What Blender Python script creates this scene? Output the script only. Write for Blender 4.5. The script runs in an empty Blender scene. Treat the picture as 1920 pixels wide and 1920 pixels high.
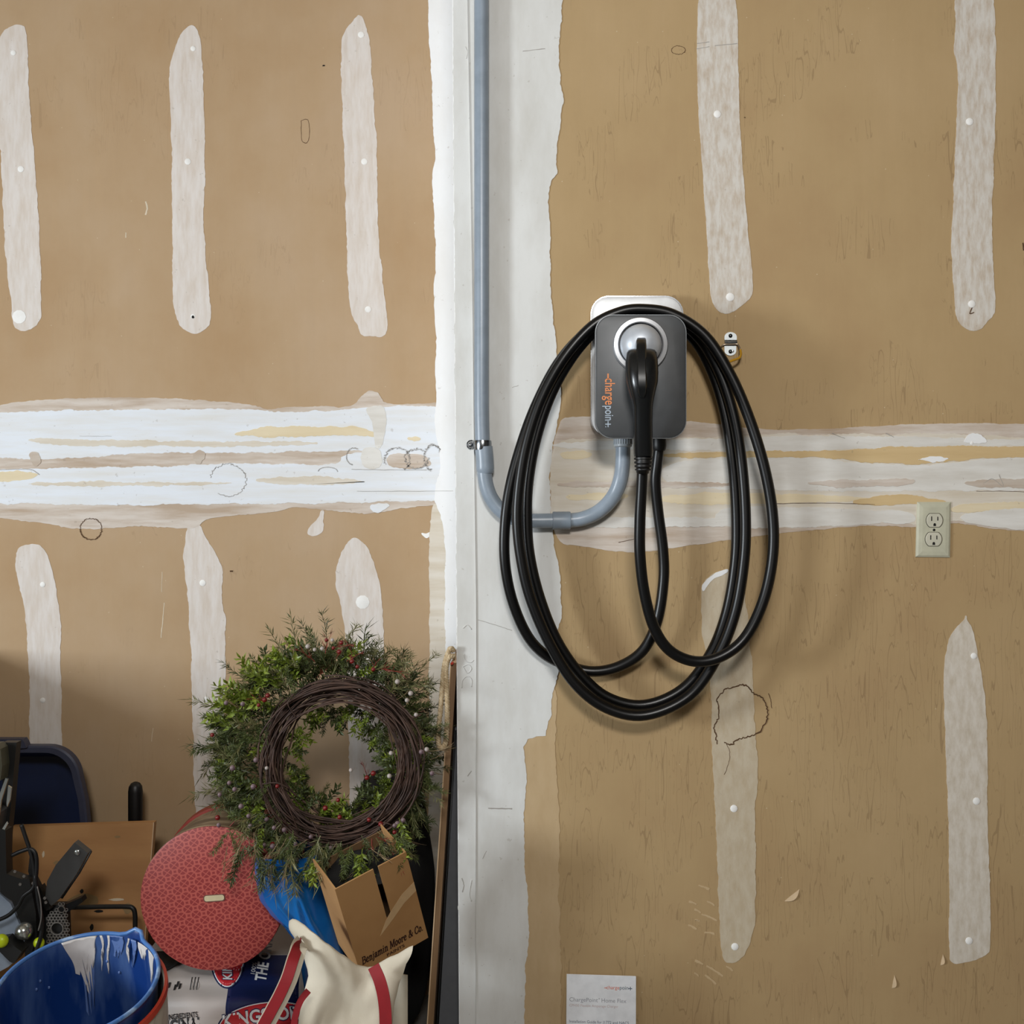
import bpy, bmesh, math, random
from mathutils import Vector, Matrix, noise as mnoise

S = bpy.context.scene
COL = S.collection
R = math.radians
FPX, CY, CZ = 1968.0, -2.13, 1.15          # focal length in pixels, camera y, camera height

# ------------------------------------------------------------------ camera
cam = bpy.data.cameras.new('camera')
cam.sensor_width = 36.0
cam.lens = 36.0 * FPX / 1920.0
cam.clip_start = 0.02
camo = bpy.data.objects.new('camera', cam)
COL.objects.link(camo)
camo.location = (0, CY, CZ)
camo.rotation_euler = (R(90), 0, 0)
S.camera = camo

# ------------------------------------------------------------------ world, lights, exposure
W = bpy.data.worlds.new('daylight')
S.world = W
W.use_nodes = True
bg = W.node_tree.nodes['Background']
bg.inputs[0].default_value = (0.78, 0.88, 1.0, 1)
bg.inputs[1].default_value = 0.6


def area(name, loc, target, sx, sy, power, col, spread=180):
    l = bpy.data.lights.new(name, 'AREA')
    l.shape = 'RECTANGLE'
    l.size, l.size_y = sx, sy
    l.energy = power
    l.color = col
    l.spread = R(spread)
    o = bpy.data.objects.new(name, l)
    COL.objects.link(o)
    o.location = loc
    d = Vector(target) - Vector(loc)
    o.rotation_euler = d.to_track_quat('-Z', 'Y').to_euler()
    return o


# low daylight under the half-open garage door on the left, its soft spill, and the ceiling lamp behind the camera
area('garage_door_daylight', (-2.93, -1.85, 1.22), (0, -1.0, 1.25), 0.42, 0.66, 66, (0.88, 0.95, 1.0))
area('garage_door_spill', (-2.93, -2.9, 1.4), (0, -2.4, 1.45), 2.2, 1.4, 25, (0.92, 0.96, 1.0))
area('ceiling_lamp', (0.05, -3.3, 2.44), (0.55, 0, 1.45), 0.6, 0.36, 31, (1.0, 0.98, 0.95), 130)

S.view_settings.view_transform = 'Standard'
S.view_settings.look = 'None'
S.view_settings.gamma = 1.0
S.view_settings.use_curve_mapping = False
S.view_settings.exposure = 0.0


# ------------------------------------------------------------------ helpers
def P(px, py, Y):
    d = Y - CY
    return Vector(((px - 960) * d / FPX, Y, CZ - (py - 960) * d / FPX))


def lin(c):
    return tuple(((v / 255.0) / 12.92 if v <= 10 else (((v / 255.0) + 0.055) / 1.055) ** 2.4) for v in c) + (1.0,)


def rnd(a, b):
    return random.uniform(a, b)


MATS = {}


def nodes_of(m):
    m.use_nodes = True
    nt = m.node_tree
    return nt, nt.nodes, nt.links, nt.nodes['Principled BSDF']


def noise_node(nt, co, scale, detail=4, stretch=(1, 1, 1), rough=0.55, off=(0, 0, 0)):
    mp = nt.nodes.new('ShaderNodeMapping')
    mp.inputs['Scale'].default_value = stretch
    mp.inputs['Location'].default_value = off
    nt.links.new(co, mp.inputs['Vector'])
    n = nt.nodes.new('ShaderNodeTexNoise')
    n.inputs['Scale'].default_value = scale
    n.inputs['Detail'].default_value = detail
    n.inputs['Roughness'].default_value = rough
    nt.links.new(mp.outputs[0], n.inputs['Vector'])
    return n.outputs['Fac']


def ramp(nt, fac, stops):
    r = nt.nodes.new('ShaderNodeValToRGB')
    e = r.color_ramp.elements
    while len(e) < len(stops):
        e.new(0.5)
    for el, (p, c) in zip(e, stops):
        el.position = p
        el.color = c if len(c) == 4 else tuple(c) + (1,)
    nt.links.new(fac, r.inputs['Fac'])
    return r.outputs['Color']


def mix(nt, fac, a, b):
    m = nt.nodes.new('ShaderNodeMix')
    m.data_type = 'RGBA'
    for k, v in ((0, fac), (6, a), (7, b)):
        if hasattr(v, 'links') or isinstance(v, bpy.types.NodeSocket):
            nt.links.new(v, m.inputs[k])
        else:
            m.inputs[k].default_value = v
    return m.outputs[2]


def mth(nt, op, a, b=0.0):
    m = nt.nodes.new('ShaderNodeMath')
    m.operation = op
    for k, v in ((0, a), (1, b)):
        if isinstance(v, bpy.types.NodeSocket):
            nt.links.new(v, m.inputs[k])
        else:
            m.inputs[k].default_value = v
    return m.outputs[0]


def coords(nt, kind='Object'):
    t = nt.nodes.new('ShaderNodeTexCoord')
    return t.outputs[kind]


def bump(nt, h, strength, dist, bsdf):
    b = nt.nodes.new('ShaderNodeBump')
    b.inputs['Strength'].default_value = strength
    b.inputs['Distance'].default_value = dist
    nt.links.new(h, b.inputs['Height'])
    nt.links.new(b.outputs[0], bsdf.inputs['Normal'])


def mat(name, c, rough=0.6, metal=0.0, var=None, bmp=None, spec=0.5, coat=0.0, trans=0.0):
    """var = (second colour, noise scale, stretch, lo, hi); bmp = (scale, strength, distance)"""
    m = bpy.data.materials.new(name)
    nt, N, L, b = nodes_of(m)
    b.inputs['Roughness'].default_value = rough
    b.inputs['Metallic'].default_value = metal
    b.inputs['Specular IOR Level'].default_value = spec
    b.inputs['Coat Weight'].default_value = coat
    co = coords(nt)
    if var:
        c2, sc, st, lo, hi = var
        f = noise_node(nt, co, sc, 5, st)
        L.new(ramp(nt, f, [(lo, lin(c)), (hi, lin(c2))]), b.inputs['Base Color'])
    else:
        # faint wear keeps every surface from being perfectly even
        f = noise_node(nt, co, 35, 4)
        dk = tuple(int(v * 0.95) for v in c)
        L.new(ramp(nt, f, [(0.35, lin(dk)), (0.6, lin(c))]), b.inputs['Base Color'])
    if bmp:
        bump(nt, noise_node(nt, co, bmp[0], 5), bmp[1], bmp[2], b)
    MATS[name] = m
    return m


LOC = {}


def tag(o, label=None, cat=None, group=None, kind=None):
    if label:
        o['label'] = label
    if cat:
        o['category'] = cat
    if group:
        o['group'] = group
    if kind:
        o['kind'] = kind
    return o


def thing(name, label, cat, loc, group=None):
    o = bpy.data.objects.new(name, None)
    o.empty_display_size = 0.05
    COL.objects.link(o)
    o.location = loc
    LOC[o.name] = Vector(loc)
    tag(o, label, cat, group)
    return o


def obj(name, vf, m, parent=None, smooth=False, sharp=None, label=None):
    """vf = (verts in world space, faces); verts are stored relative to the root thing"""
    vs, fs = vf
    off = LOC[parent.name] if parent else Vector((0, 0, 0))
    me = bpy.data.meshes.new(name)
    me.from_pydata([Vector(v) - off for v in vs], [], fs)
    bm = bmesh.new()
    bm.from_mesh(me)
    bmesh.ops.recalc_face_normals(bm, faces=bm.faces)
    bm.to_mesh(me)
    bm.free()
    if smooth:
        me.shade_smooth()
        if sharp:
            me.set_sharp_from_angle(angle=R(sharp))
    me.materials.append(MATS[m] if isinstance(m, str) else m)
    o = bpy.data.objects.new(name, me)
    COL.objects.link(o)
    if parent:
        o.parent = parent
    LOC[o.name] = off
    if label:
        o['label'] = label
    return o


def join(*parts):
    V, F = [], []
    for v, f in parts:
        k = len(V)
        V += list(v)
        F += [tuple(i + k for i in q) for q in f]
    return V, F


def box(x0, x1, y0, y1, z0, z1):
    v = [(x, y, z) for x in (x0, x1) for y in (y0, y1) for z in (z0, z1)]
    return v, [(0, 1, 3, 2), (4, 6, 7, 5), (0, 4, 5, 1), (2, 3, 7, 6), (0, 2, 6, 4), (1, 5, 7, 3)]


def loft(loops, cap0=True, cap1=True):
    n = len(loops[0])
    V = [p for l in loops for p in l]
    F = []
    for k in range(len(loops) - 1):
        for i in range(n):
            j = (i + 1) % n
            F.append((k * n + i, k * n + j, (k + 1) * n + j, (k + 1) * n + i))
    if cap0:
        F.append(tuple(range(n)))
    if cap1:
        F.append(tuple((len(loops) - 1) * n + i for i in range(n)))
    return V, F


def crom(pts, per=8, closed=False):
    pts = [Vector(p) for p in pts]
    n = len(pts)
    out = []
    segs = n if closed else n - 1
    for i in range(segs):
        if closed:
            p0, p1, p2, p3 = (pts[(i + k) % n] for k in (-1, 0, 1, 2))
        else:
            p1, p2 = pts[i], pts[i + 1]
            p0 = pts[i - 1] if i else p1 * 2 - p2
            p3 = pts[i + 2] if i + 2 < n else p2 * 2 - p1
        for k in range(per):
            t = k / per
            out.append(0.5 * ((2 * p1) + (p2 - p0) * t + (2 * p0 - 5 * p1 + 4 * p2 - p3) * t * t
                              + (3 * p1 - p0 - 3 * p2 + p3) * t ** 3))
    if not closed:
        out.append(pts[-1])
    return out


def tube(pts, r, n=10, closed=False, cap=True):
    pts = [Vector(p) for p in pts]
    m = len(pts)
    rr = r if hasattr(r, '__len__') else [r] * m
    loops = []
    up = None
    for i in range(m):
        if closed:
            t = pts[(i + 1) % m] - pts[i - 1]
        else:
            t = pts[min(i + 1, m - 1)] - pts[max(i - 1, 0)]
        t.normalize()
        if up is None:
            a = Vector((0, 1, 0)) if abs(t.y) < 0.8 else Vector((1, 0, 0))
            up = (a - t * a.dot(t)).normalized()
        else:
            up = (up - t * up.dot(t)).normalized()
        s = t.cross(up)
        loops.append([pts[i] + (up * math.cos(2 * math.pi * k / n) + s * math.sin(2 * math.pi * k / n)) * rr[i]
                      for k in range(n)])
    if closed:
        loops.append(loops[0])
        return loft(loops, False, False)
    return loft(loops, cap, cap)


def frame_of(axis, up=(0, 0, 1)):
    a = Vector(axis).normalized()
    u = Vector(up)
    if abs(a.dot(u)) > 0.95:
        u = Vector((0, 1, 0))
    x = u.cross(a).normalized()
    return x, a.cross(x).normalized(), a


def lathe(prof, o, axis, n=24, cap0=True, cap1=True, up=(0, 0, 1)):
    """prof = [(radius, distance along the axis)]"""
    x, y, a = frame_of(axis, up)
    o = Vector(o)
    loops = [[o + a * h + (x * math.cos(2 * math.pi * k / n) + y * math.sin(2 * math.pi * k / n)) * max(r, 1e-5)
              for k in range(n)] for r, h in prof]
    return loft(loops, cap0, cap1)


def rrect(cx, cz, w, h, r, n=6):
    out = []
    for sx, sz, a0 in ((1, 1, 0), (-1, 1, 90), (-1, -1, 180), (1, -1, 270)):
        for k in range(n + 1):
            a = R(a0 + 90 * k / n)
            out.append((cx + sx * (w / 2 - r) + math.cos(a) * r, cz + sz * (h / 2 - r) + math.sin(a) * r))
    return out


def slab(loop2d, levels):
    """stack of inset copies of a 2-D outline (x, z); levels = [(y, inset scale in metres)]"""
    cx = sum(p[0] for p in loop2d) / len(loop2d)
    cz = sum(p[1] for p in loop2d) / len(loop2d)
    w = max(abs(p[0] - cx) for p in loop2d)
    h = max(abs(p[1] - cz) for p in loop2d)
    return loft([[(cx + (x - cx) * (1 - i / w), y, cz + (z - cz) * (1 - i / h)) for x, z in loop2d] for y, i in levels])


def ball(c, r, n=10, m=7, sx=1, sy=1, sz=1):
    c = Vector(c)
    loops = []
    for k in range(m + 1):
        a = math.pi * k / m
        loops.append([c + Vector((math.sin(a) * math.cos(2 * math.pi * i / n) * sx * r,
                                  math.sin(a) * math.sin(2 * math.pi * i / n) * sy * r,
                                  math.cos(a) * sz * r)) for i in range(n)])
    return loft(loops, False, False)


def grid(fn, nu, nv):
    V = [fn(i / nu, j / nv) for j in range(nv + 1) for i in range(nu + 1)]
    F = [(j * (nu + 1) + i, j * (nu + 1) + i + 1, (j + 1) * (nu + 1) + i + 1, (j + 1) * (nu + 1) + i)
         for j in range(nv) for i in range(nu)]
    return V, F


def thick(vf, t, direction):
    """give a sheet a thickness by adding a shifted back side and a rim"""
    V, F = vf
    d = Vector(direction).normalized() * t
    n = len(V)
    V2 = [Vector(v) for v in V] + [Vector(v) + d for v in V]
    F2 = list(F) + [tuple(i + n for i in reversed(f)) for f in F]
    cnt = {}
    for f in F:
        for a, b in zip(f, f[1:] + f[:1]):
            cnt.setdefault((min(a, b), max(a, b)), []).append((a, b))
    for e, l in cnt.items():
        if len(l) == 1:
            a, b = l[0]
            F2.append((b, a, a + n, b + n))
    return V2, F2


def text2d(s, size=1.0, bold=0.0, shear=0.0, align='LEFT', sx=1.0):
    """outline of a word as flat (x, y) vertices and faces"""
    cu = bpy.data.curves.new('txt', 'FONT')
    cu.body = s
    cu.size = size
    cu.offset = bold
    cu.shear = shear
    cu.align_x = align
    cu.resolution_u = 3
    o = bpy.data.objects.new('txt', cu)
    COL.objects.link(o)
    bpy.context.view_layer.update()
    me = bpy.data.meshes.new_from_object(o.evaluated_get(bpy.context.evaluated_depsgraph_get()))
    V = [(v.co.x * sx, v.co.y) for v in me.vertices]
    F = [tuple(p.vertices) for p in me.polygons]
    bpy.data.objects.remove(o)
    bpy.data.curves.remove(cu)
    bpy.data.meshes.remove(me)
    return V, F


def fit(vf, x0, x1, y0=None, y1=None):
    """scale flat text so that its box spans x0..x1 (and y0..y1)"""
    V, F = vf
    ax, bx = min(v[0] for v in V), max(v[0] for v in V)
    ay, by = min(v[1] for v in V), max(v[1] for v in V)
    k = (x1 - x0) / (bx - ax)
    if y0 is None:
        return [(x0 + (x - ax) * k, y * k) for x, y in V], F
    ky = (y1 - y0) / (by - ay)
    return [(x0 + (x - ax) * k, y0 + (y - ay) * ky) for x, y in V], F


def place2d(vf, fn):
    V, F = vf
    return [fn(x, y) for x, y in V], F


def ragged(pts, amp=1.6, step=4.0, seed=0, smooth=True):
    """closed outline in pixels, resampled and roughened like hand-spread filler"""
    q = [Vector((x, y, 0)) for x, y in pts]
    if smooth:
        for _ in range(3):
            r2 = []
            for i in range(len(q)):
                c, d = q[i], q[(i + 1) % len(q)]
                r2 += [c.lerp(d, 0.25), c.lerp(d, 0.75)]
            q = r2
    res = []
    n = len(q)
    for i in range(n):
        a, b = q[i], q[(i + 1) % n]
        l = (b - a).length
        k = max(1, int(l / step))
        for j in range(k):
            res.append(a.lerp(b, j / k))
    out = []
    m = len(res)
    for i, p in enumerate(res):
        t = res[(i + 1) % m] - res[i - 1]
        nrm = Vector((-t.y, t.x, 0)).normalized() if t.length > 1e-6 else Vector((0, 0, 0))
        j = mnoise.noise(Vector((p.x * 0.035, p.y * 0.035, seed * 3.7))) * amp * 1.6 \
            + mnoise.noise(Vector((p.x * 0.16, p.y * 0.16, seed * 5.1 + 9))) * amp * 1.1
        out.append((p.x + nrm.x * j, p.y + nrm.y * j))
    return out


def patch(name, pts, Yw, layer, m, parent, amp=1.6, step=4.0, seed=0, smooth=True, label=None):
    """filler of real thickness on a wall: outline in pixels at the wall's own distance"""
    o2 = ragged(pts, amp, step, seed, smooth)
    t = 0.0004 * layer + 0.000006 * (seed % 50)
    w = [P(x, y, Yw) for x, y in o2]
    cx = sum((p.x for p in w)) / len(w)
    front = [Vector((p.x, Yw - t, p.z)) for p in w]
    back = [Vector((p.x, Yw + 0.002, p.z)) for p in w]
    return obj(name, loft([back, front], False, True), m, parent, label=label)


# ------------------------------------------------------------------ materials
def kraft(name, c1, c2, c3, lines, seed):
    """bare gypsum-board paper: blotches, vertical wrinkles and blister outlines"""
    m = bpy.data.materials.new(name)
    nt, N, L, b = nodes_of(m)
    co = coords(nt)
    f = noise_node(nt, co, 2.6, 6, (1, 1, 0.8), 0.6, (seed, 0, 0))
    c = ramp(nt, f, [(0.33, lin(c1)), (0.5, lin(c2)), (0.68, lin(c3))])
    st = noise_node(nt, co, 9, 5, (6, 1, 0.5), 0.6, (seed, 3, 0))
    c = mix(nt, mth(nt, 'MULTIPLY', st, 0.22), c, lin(tuple(int(v * 0.86) for v in c1)))
    fib = noise_node(nt, co, 160, 3, (1, 1, 0.5))
    n = noise_node(nt, co, 6.0, 2, (4.6, 1, 0.42), 0.45, (seed * 2, 0, 1))
    fr = mth(nt, 'FRACT', mth(nt, 'MULTIPLY', n, 9.0))
    d = mth(nt, 'ABSOLUTE', mth(nt, 'SUBTRACT', fr, 0.5))
    line = mth(nt, 'LESS_THAN', d, 0.03)
    msk = noise_node(nt, co, 7.0, 3, (1, 1, 0.8), 0.5, (seed, 7, 4))
    # the sheets low on the right were wetted: more wrinkles towards the floor and the far end
    sx = nt.nodes.new('ShaderNodeSeparateXYZ')
    L.new(co, sx.inputs[0])
    low = mth(nt, 'MINIMUM', mth(nt, 'MAXIMUM', mth(nt, 'SUBTRACT', 1.55, sx.outputs['Z']), 0.0), 0.55)
    low = mth(nt, 'MULTIPLY', low, 0.22 if lines else 0.0)
    msk = mth(nt, 'GREATER_THAN', mth(nt, 'ADD', msk, low), 0.555 if lines else 0.58)
    n2 = noise_node(nt, co, 15.0, 2, (3.6, 1, 0.5), 0.5, (seed * 3, 2, 5))
    d2 = mth(nt, 'ABSOLUTE', mth(nt, 'SUBTRACT', mth(nt, 'FRACT', mth(nt, 'MULTIPLY', n2, 6.0)), 0.5))
    fine = mth(nt, 'MULTIPLY', mth(nt, 'LESS_THAN', d2, 0.035), 0.55)
    line = mth(nt, 'MULTIPLY', mth(nt, 'MAXIMUM', line, fine), msk)
    c = mix(nt, mth(nt, 'MULTIPLY', line, 0.30 if lines else 0.12), c, lin((104, 80, 54)))
    # tiny white specks of plaster
    v = nt.nodes.new('ShaderNodeTexVoronoi')
    v.inputs['Scale'].default_value = 26
    L.new(co, v.inputs['Vector'])
    sp = mth(nt, 'LESS_THAN', v.outputs['Distance'], 0.028)
    c = mix(nt, mth(nt, 'MULTIPLY', sp, 0.6), c, lin((214, 200, 172)))
    L.new(c, b.inputs['Base Color'])
    b.inputs['Roughness'].default_value = 0.72
    b.inputs['Specular IOR Level'].default_value = 0.3
    h = mth(nt, 'ADD', mth(nt, 'MULTIPLY', line, -0.8), mth(nt, 'MULTIPLY', fib, 0.22))
    h = mth(nt, 'ADD', h, mth(nt, 'MULTIPLY', st, 0.6))
    bump(nt, h, 0.35, 0.0012, b)
    MATS[name] = m


kraft('paper_left', (186, 160, 130), (181, 153, 119), (174, 143, 106), False, 1.0)
kraft('paper_right', (184, 157, 117), (178, 151, 110), (170, 141, 102), True, 4.0)


def mud(name, white, under, lo, hi, stretch=(2.4, 1, 0.8), scale=16, smudge=0.25):
    """joint compound: white filler rubbed thin over the paper"""
    m = bpy.data.materials.new(name)
    nt, N, L, b = nodes_of(m)
    co = coords(nt)
    f = noise_node(nt, co, scale, 6, stretch, 0.62)
    c = ramp(nt, f, [(lo, lin(white)), (hi, lin(under))])
    g = noise_node(nt, co, 5, 4, (1, 1, 1), 0.6, (2, 2, 2))
    c = mix(nt, mth(nt, 'MULTIPLY', mth(nt, 'SUBTRACT', g, 0.35), smudge), c, lin((150, 142, 132)))
    k = noise_node(nt, co, 75, 3, (1, 1, 1), 0.6)
    k = mth(nt, 'MULTIPLY', mth(nt, 'GREATER_THAN', k, 0.70), 0.25)
    c = mix(nt, k, c, lin((140, 126, 110)))
    L.new(c, b.inputs['Base Color'])
    b.inputs['Roughness'].default_value = 0.8
    b.inputs['Specular IOR Level'].default_value = 0.25
    bump(nt, mth(nt, 'ADD', f, mth(nt, 'MULTIPLY', noise_node(nt, co, 90, 4), 0.4)), 0.3, 0.001, b)
    MATS[name] = m


H = (0.35, 1, 3.2)     # stretch for bands drawn along the wall
mud('mud_strip', (222, 215, 209), (209, 197, 185), 0.36, 0.70, (3.2, 1, 0.6), 26, 0.18)
mud('mud_strip_scuffed', (214, 209, 201), (192, 177, 159), 0.40, 0.68, (3.0, 1, 0.8), 34, 0.2)
mud('mud_strip_thin', (198, 185, 162), (186, 169, 142), 0.38, 0.68, (2.2, 1, 0.9), 30, 0.12)
mud('mud_strip_pale', (216, 208, 196), (196, 184, 166), 0.38, 0.68, (2.4, 1, 0.9), 34, 0.15)
mud('mud_white', (228, 233, 240), (222, 221, 218), 0.40, 0.75, H, 14, 0.10)
mud('mud_white_warm', (228, 226, 221), (208, 203, 194), 0.38, 0.70, (0.4, 1, 2.6), 13, 0.2)
mud('mud_bright', (240, 241, 242), (232, 231, 229), 0.40, 0.75, (1, 1, 0.5), 10, 0.04)
mud('mud_corner', (224, 225, 223), (208, 207, 202), 0.40, 0.72, (1.4, 1, 0.5), 9, 0.22)
mud('mud_cream', (222, 215, 203), (206, 194, 174), 0.38, 0.70, H, 14, 0.14)
mud('mud_band_thin', (214, 204, 194), (184, 164, 144), 0.40, 0.64, H, 12, 0.2)
mud('mud_streak', (190, 174, 158), (206, 197, 186), 0.42, 0.66, H, 14, 0.2)
mud('mud_yellow', (228, 214, 184), (218, 201, 166), 0.35, 0.7, H, 14, 0.08)
mud('mud_ochre', (212, 186, 140), (202, 174, 128), 0.35, 0.7, H, 14, 0.05)
mud('mud_film', (196, 171, 134), (188, 162, 124), 0.35, 0.7, smudge=0.08)
mud('mud_dot', (244, 243, 240), (232, 230, 226), 0.4, 0.8, (1, 1, 1), 40, 0.03)
mat('crack', (84, 58, 34), 0.9)
mat('pencil', (168, 164, 158), 0.9)
mat('pale_scratch', (214, 200, 176), 0.9)
mat('paper_flap', (206, 180, 146), 0.85)
mat('hole', (20, 18, 16), 0.9)

mat('concrete', (120, 116, 110), 0.9, var=((92, 90, 86), 6, (1, 1, 1), 0.35, 0.7), bmp=(60, 0.3, 0.003))
mat('shell_paint', (150, 140, 126), 0.9, var=((136, 126, 112), 3, (1, 1, 1), 0.35, 0.7))
mat('ceiling_board', (150, 138, 120), 0.9, var=((138, 124, 104), 3, (1, 1, 1), 0.35, 0.7))

mat('charger_dark', (70, 72, 74), 0.42, 0.15, bmp=(900, 0.06, 0.0004))
mat('charger_edge', (96, 99, 102), 0.35, 0.6)
mat('charger_core', (24, 25, 27), 0.5)
mat('charger_back', (236, 237, 238), 0.35, 0.1, spec=0.6)
mat('charger_chrome', (206, 210, 216), 0.18, 1.0)
mat('brushed_ring', (200, 202, 205), 0.36, 0.7, bmp=(300, 0.08, 0.0005))
mat('silver_cup', (204, 210, 218), 0.45, 0.35)
mat('cable_black', (8, 8, 9), 0.34, spec=0.45)
mat('plug_black', (17, 19, 21), 0.25, spec=0.55)
mat('rubber_black', (12, 12, 13), 0.45)
mat('logo_orange', (228, 136, 74), 0.5)
mat('logo_grey', (168, 182, 196), 0.5)
mat('pvc_grey', (143, 155, 168), 0.34, spec=0.5, bmp=(25, 0.05, 0.001))
mat('pvc_dark', (134, 146, 158), 0.4)
mat('fitting_grey', (176, 184, 190), 0.4)
mat('zinc', (170, 174, 178), 0.22, 1.0, var=((120, 124, 130), 90, (1, 1, 1), 0.4, 0.6))
mat('zinc_white', (206, 212, 214), 0.42, 0.6)
mat('screw_steel', (88, 92, 94), 0.25, 1.0)
mat('hook_yellow', (196, 146, 30), 0.4)
mat('hook_wire', (196, 180, 160), 0.3, 0.9)
mat('outlet_ivory', (196, 194, 172), 0.38)
mat('outlet_face', (204, 200, 182), 0.42)
mat('outlet_gap', (70, 66, 50), 0.8)
mat('slot_black', (12, 10, 8), 0.8)
mat('paper_white', (244, 247, 252), 0.45)
mat('paper_pages', (236, 234, 228), 0.7)
mat('ink_grey', (160, 162, 170), 0.7)
mat('ink_slate', (92, 104, 122), 0.7)
mat('ink_orange', (222, 104, 60), 0.7)
mat('ink_peach', (206, 186, 184), 0.7)
mat('ink_lilac', (120, 100, 140), 0.7)
mat('rope', (206, 186, 152), 0.85, var=((176, 152, 116), 120, (1, 1, 1), 0.4, 0.62), bmp=(300, 0.4, 0.001))
mat('wood_strip', (136, 106, 74), 0.6, var=((112, 84, 56), 9, (6, 6, 0.4), 0.36, 0.66), bmp=(60, 0.15, 0.001))
mat('wood_pale', (206, 176, 140), 0.6)
mat('tack_red', (196, 62, 44), 0.4)
mat('gap_fill_grey', (92, 94, 98), 0.6)  # tone of the dark sheet added beside the wooden panel
mat('vine', (82, 58, 46), 0.65, var=((54, 37, 30), 30, (1, 1, 1), 0.36, 0.62), bmp=(200, 0.3, 0.001))
mat('twig_pale', (150, 128, 96), 0.7)
mat('leaf_dark', (54, 64, 32), 0.5, var=((84, 92, 48), 26, (1, 1, 1), 0.36, 0.66))
mat('leaf_olive', (92, 94, 54), 0.5, var=((136, 130, 88), 26, (1, 1, 1), 0.36, 0.66))
mat('leaf_bright', (124, 138, 44), 0.45, var=((80, 102, 34), 22, (1, 1, 1), 0.36, 0.66))
mat('leaf_feather', (72, 84, 40), 0.55, var=((108, 116, 60), 26, (1, 1, 1), 0.36, 0.66))
mat('berry_mauve', (142, 122, 122), 0.45, var=((106, 86, 92), 60, (1, 1, 1), 0.4, 0.6))
mat('berry_red', (112, 22, 20), 0.4)
mat('twig_red', (116, 36, 30), 0.5, var=((150, 60, 48), 40, (1, 1, 1), 0.4, 0.6))
mat('berry_white', (176, 166, 160), 0.5)
mat('cardboard', (176, 134, 86), 0.75, var=((160, 118, 72), 7, (1, 1, 1), 0.36, 0.66), bmp=(120, 0.1, 0.0006))
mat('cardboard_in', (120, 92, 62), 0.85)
mat('clear_tape', (206, 172, 128), 0.14, spec=0.6, bmp=(14, 0.3, 0.002))
mat('ink_brown', (58, 26, 12), 0.8)
mat('bag_blue', (24, 104, 172), 0.2, var=((18, 82, 152), 12, (1, 1, 1), 0.36, 0.66), bmp=(18, 0.3, 0.004), spec=0.6)
mat('bag_blue_dark', (14, 56, 120), 0.3)
mat('canvas', (212, 203, 184), 0.85, var=((190, 179, 158), 8, (1, 1, 1), 0.38, 0.68), bmp=(500, 0.25, 0.0006))
mat('canvas_red', (142, 15, 25), 0.7, bmp=(500, 0.2, 0.0006))
mat('sack_white', (184, 177, 172), 0.5, var=((180, 172, 168), 8, (1, 1, 1), 0.36, 0.66), bmp=(16, 0.25, 0.004))
mat('sack_navy', (18, 30, 72), 0.4, bmp=(16, 0.15, 0.004))
mat('sack_red', (186, 40, 48), 0.4)
mat('sack_ink_white', (224, 226, 228), 0.5)
mat('sack_ink_black', (22, 22, 26), 0.6)
mat('bucket_blue', (20, 52, 114), 0.28, var=((80, 106, 152), 7, (3.5, 3.5, 0.7), 0.46, 0.78), bmp=(40, 0.08, 0.001), spec=0.5)
mat('bucket_rim_blue', (74, 118, 180), 0.28, var=((150, 178, 212), 24, (1, 1, 1), 0.5, 0.62))
mat('bucket_red', (198, 66, 44), 0.4)
mat('bucket_white', (206, 200, 186), 0.45, var=((150, 142, 128), 14, (2.5, 2.5, 0.6), 0.5, 0.66))
mat('paint_white', (214, 208, 204), 0.45, bmp=(60, 0.2, 0.001))
mat('paint_film', (96, 122, 176), 0.4)
mat('tub_blue', (18, 32, 66), 0.45)
mat('tub_rim', (58, 62, 82), 0.45)
mat('plywood', (188, 142, 92), 0.55, var=((160, 114, 70), 5, (0.5, 1, 2), 0.36, 0.66), bmp=(40, 0.12, 0.001))
mat('plywood_stain', (150, 124, 84), 0.6)
mat('tool_black', (22, 22, 22), 0.45)
mat('tool_charcoal', (66, 66, 66), 0.4)
mat('tool_grey', (120, 116, 112), 0.45, 0.3)
mat('tool_pale', (164, 178, 196), 0.3, 0.2, var=((136, 150, 170), 14, (1, 1, 1), 0.36, 0.66))
mat('tool_silver', (196, 200, 198), 0.2, 0.9)
mat('tool_lime', (186, 204, 24), 0.35)
mat('tool_olive', (80, 78, 62), 0.5)
mat('tin_side', (150, 128, 100), 0.7, var=((104, 84, 62), 14, (0.6, 3, 3), 0.40, 0.60), bmp=(50, 0.4, 0.002))
mat('tin_red', (160, 58, 46), 0.55)
mat('tin_tag', (200, 186, 150), 0.5)
mat('tin_tag_rim', (110, 70, 60), 0.5)
mat('black_cloth', (11, 10, 10), 0.8, bmp=(40, 0.4, 0.004))  # real cloth, and the dark shapes added in the box and corner


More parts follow.
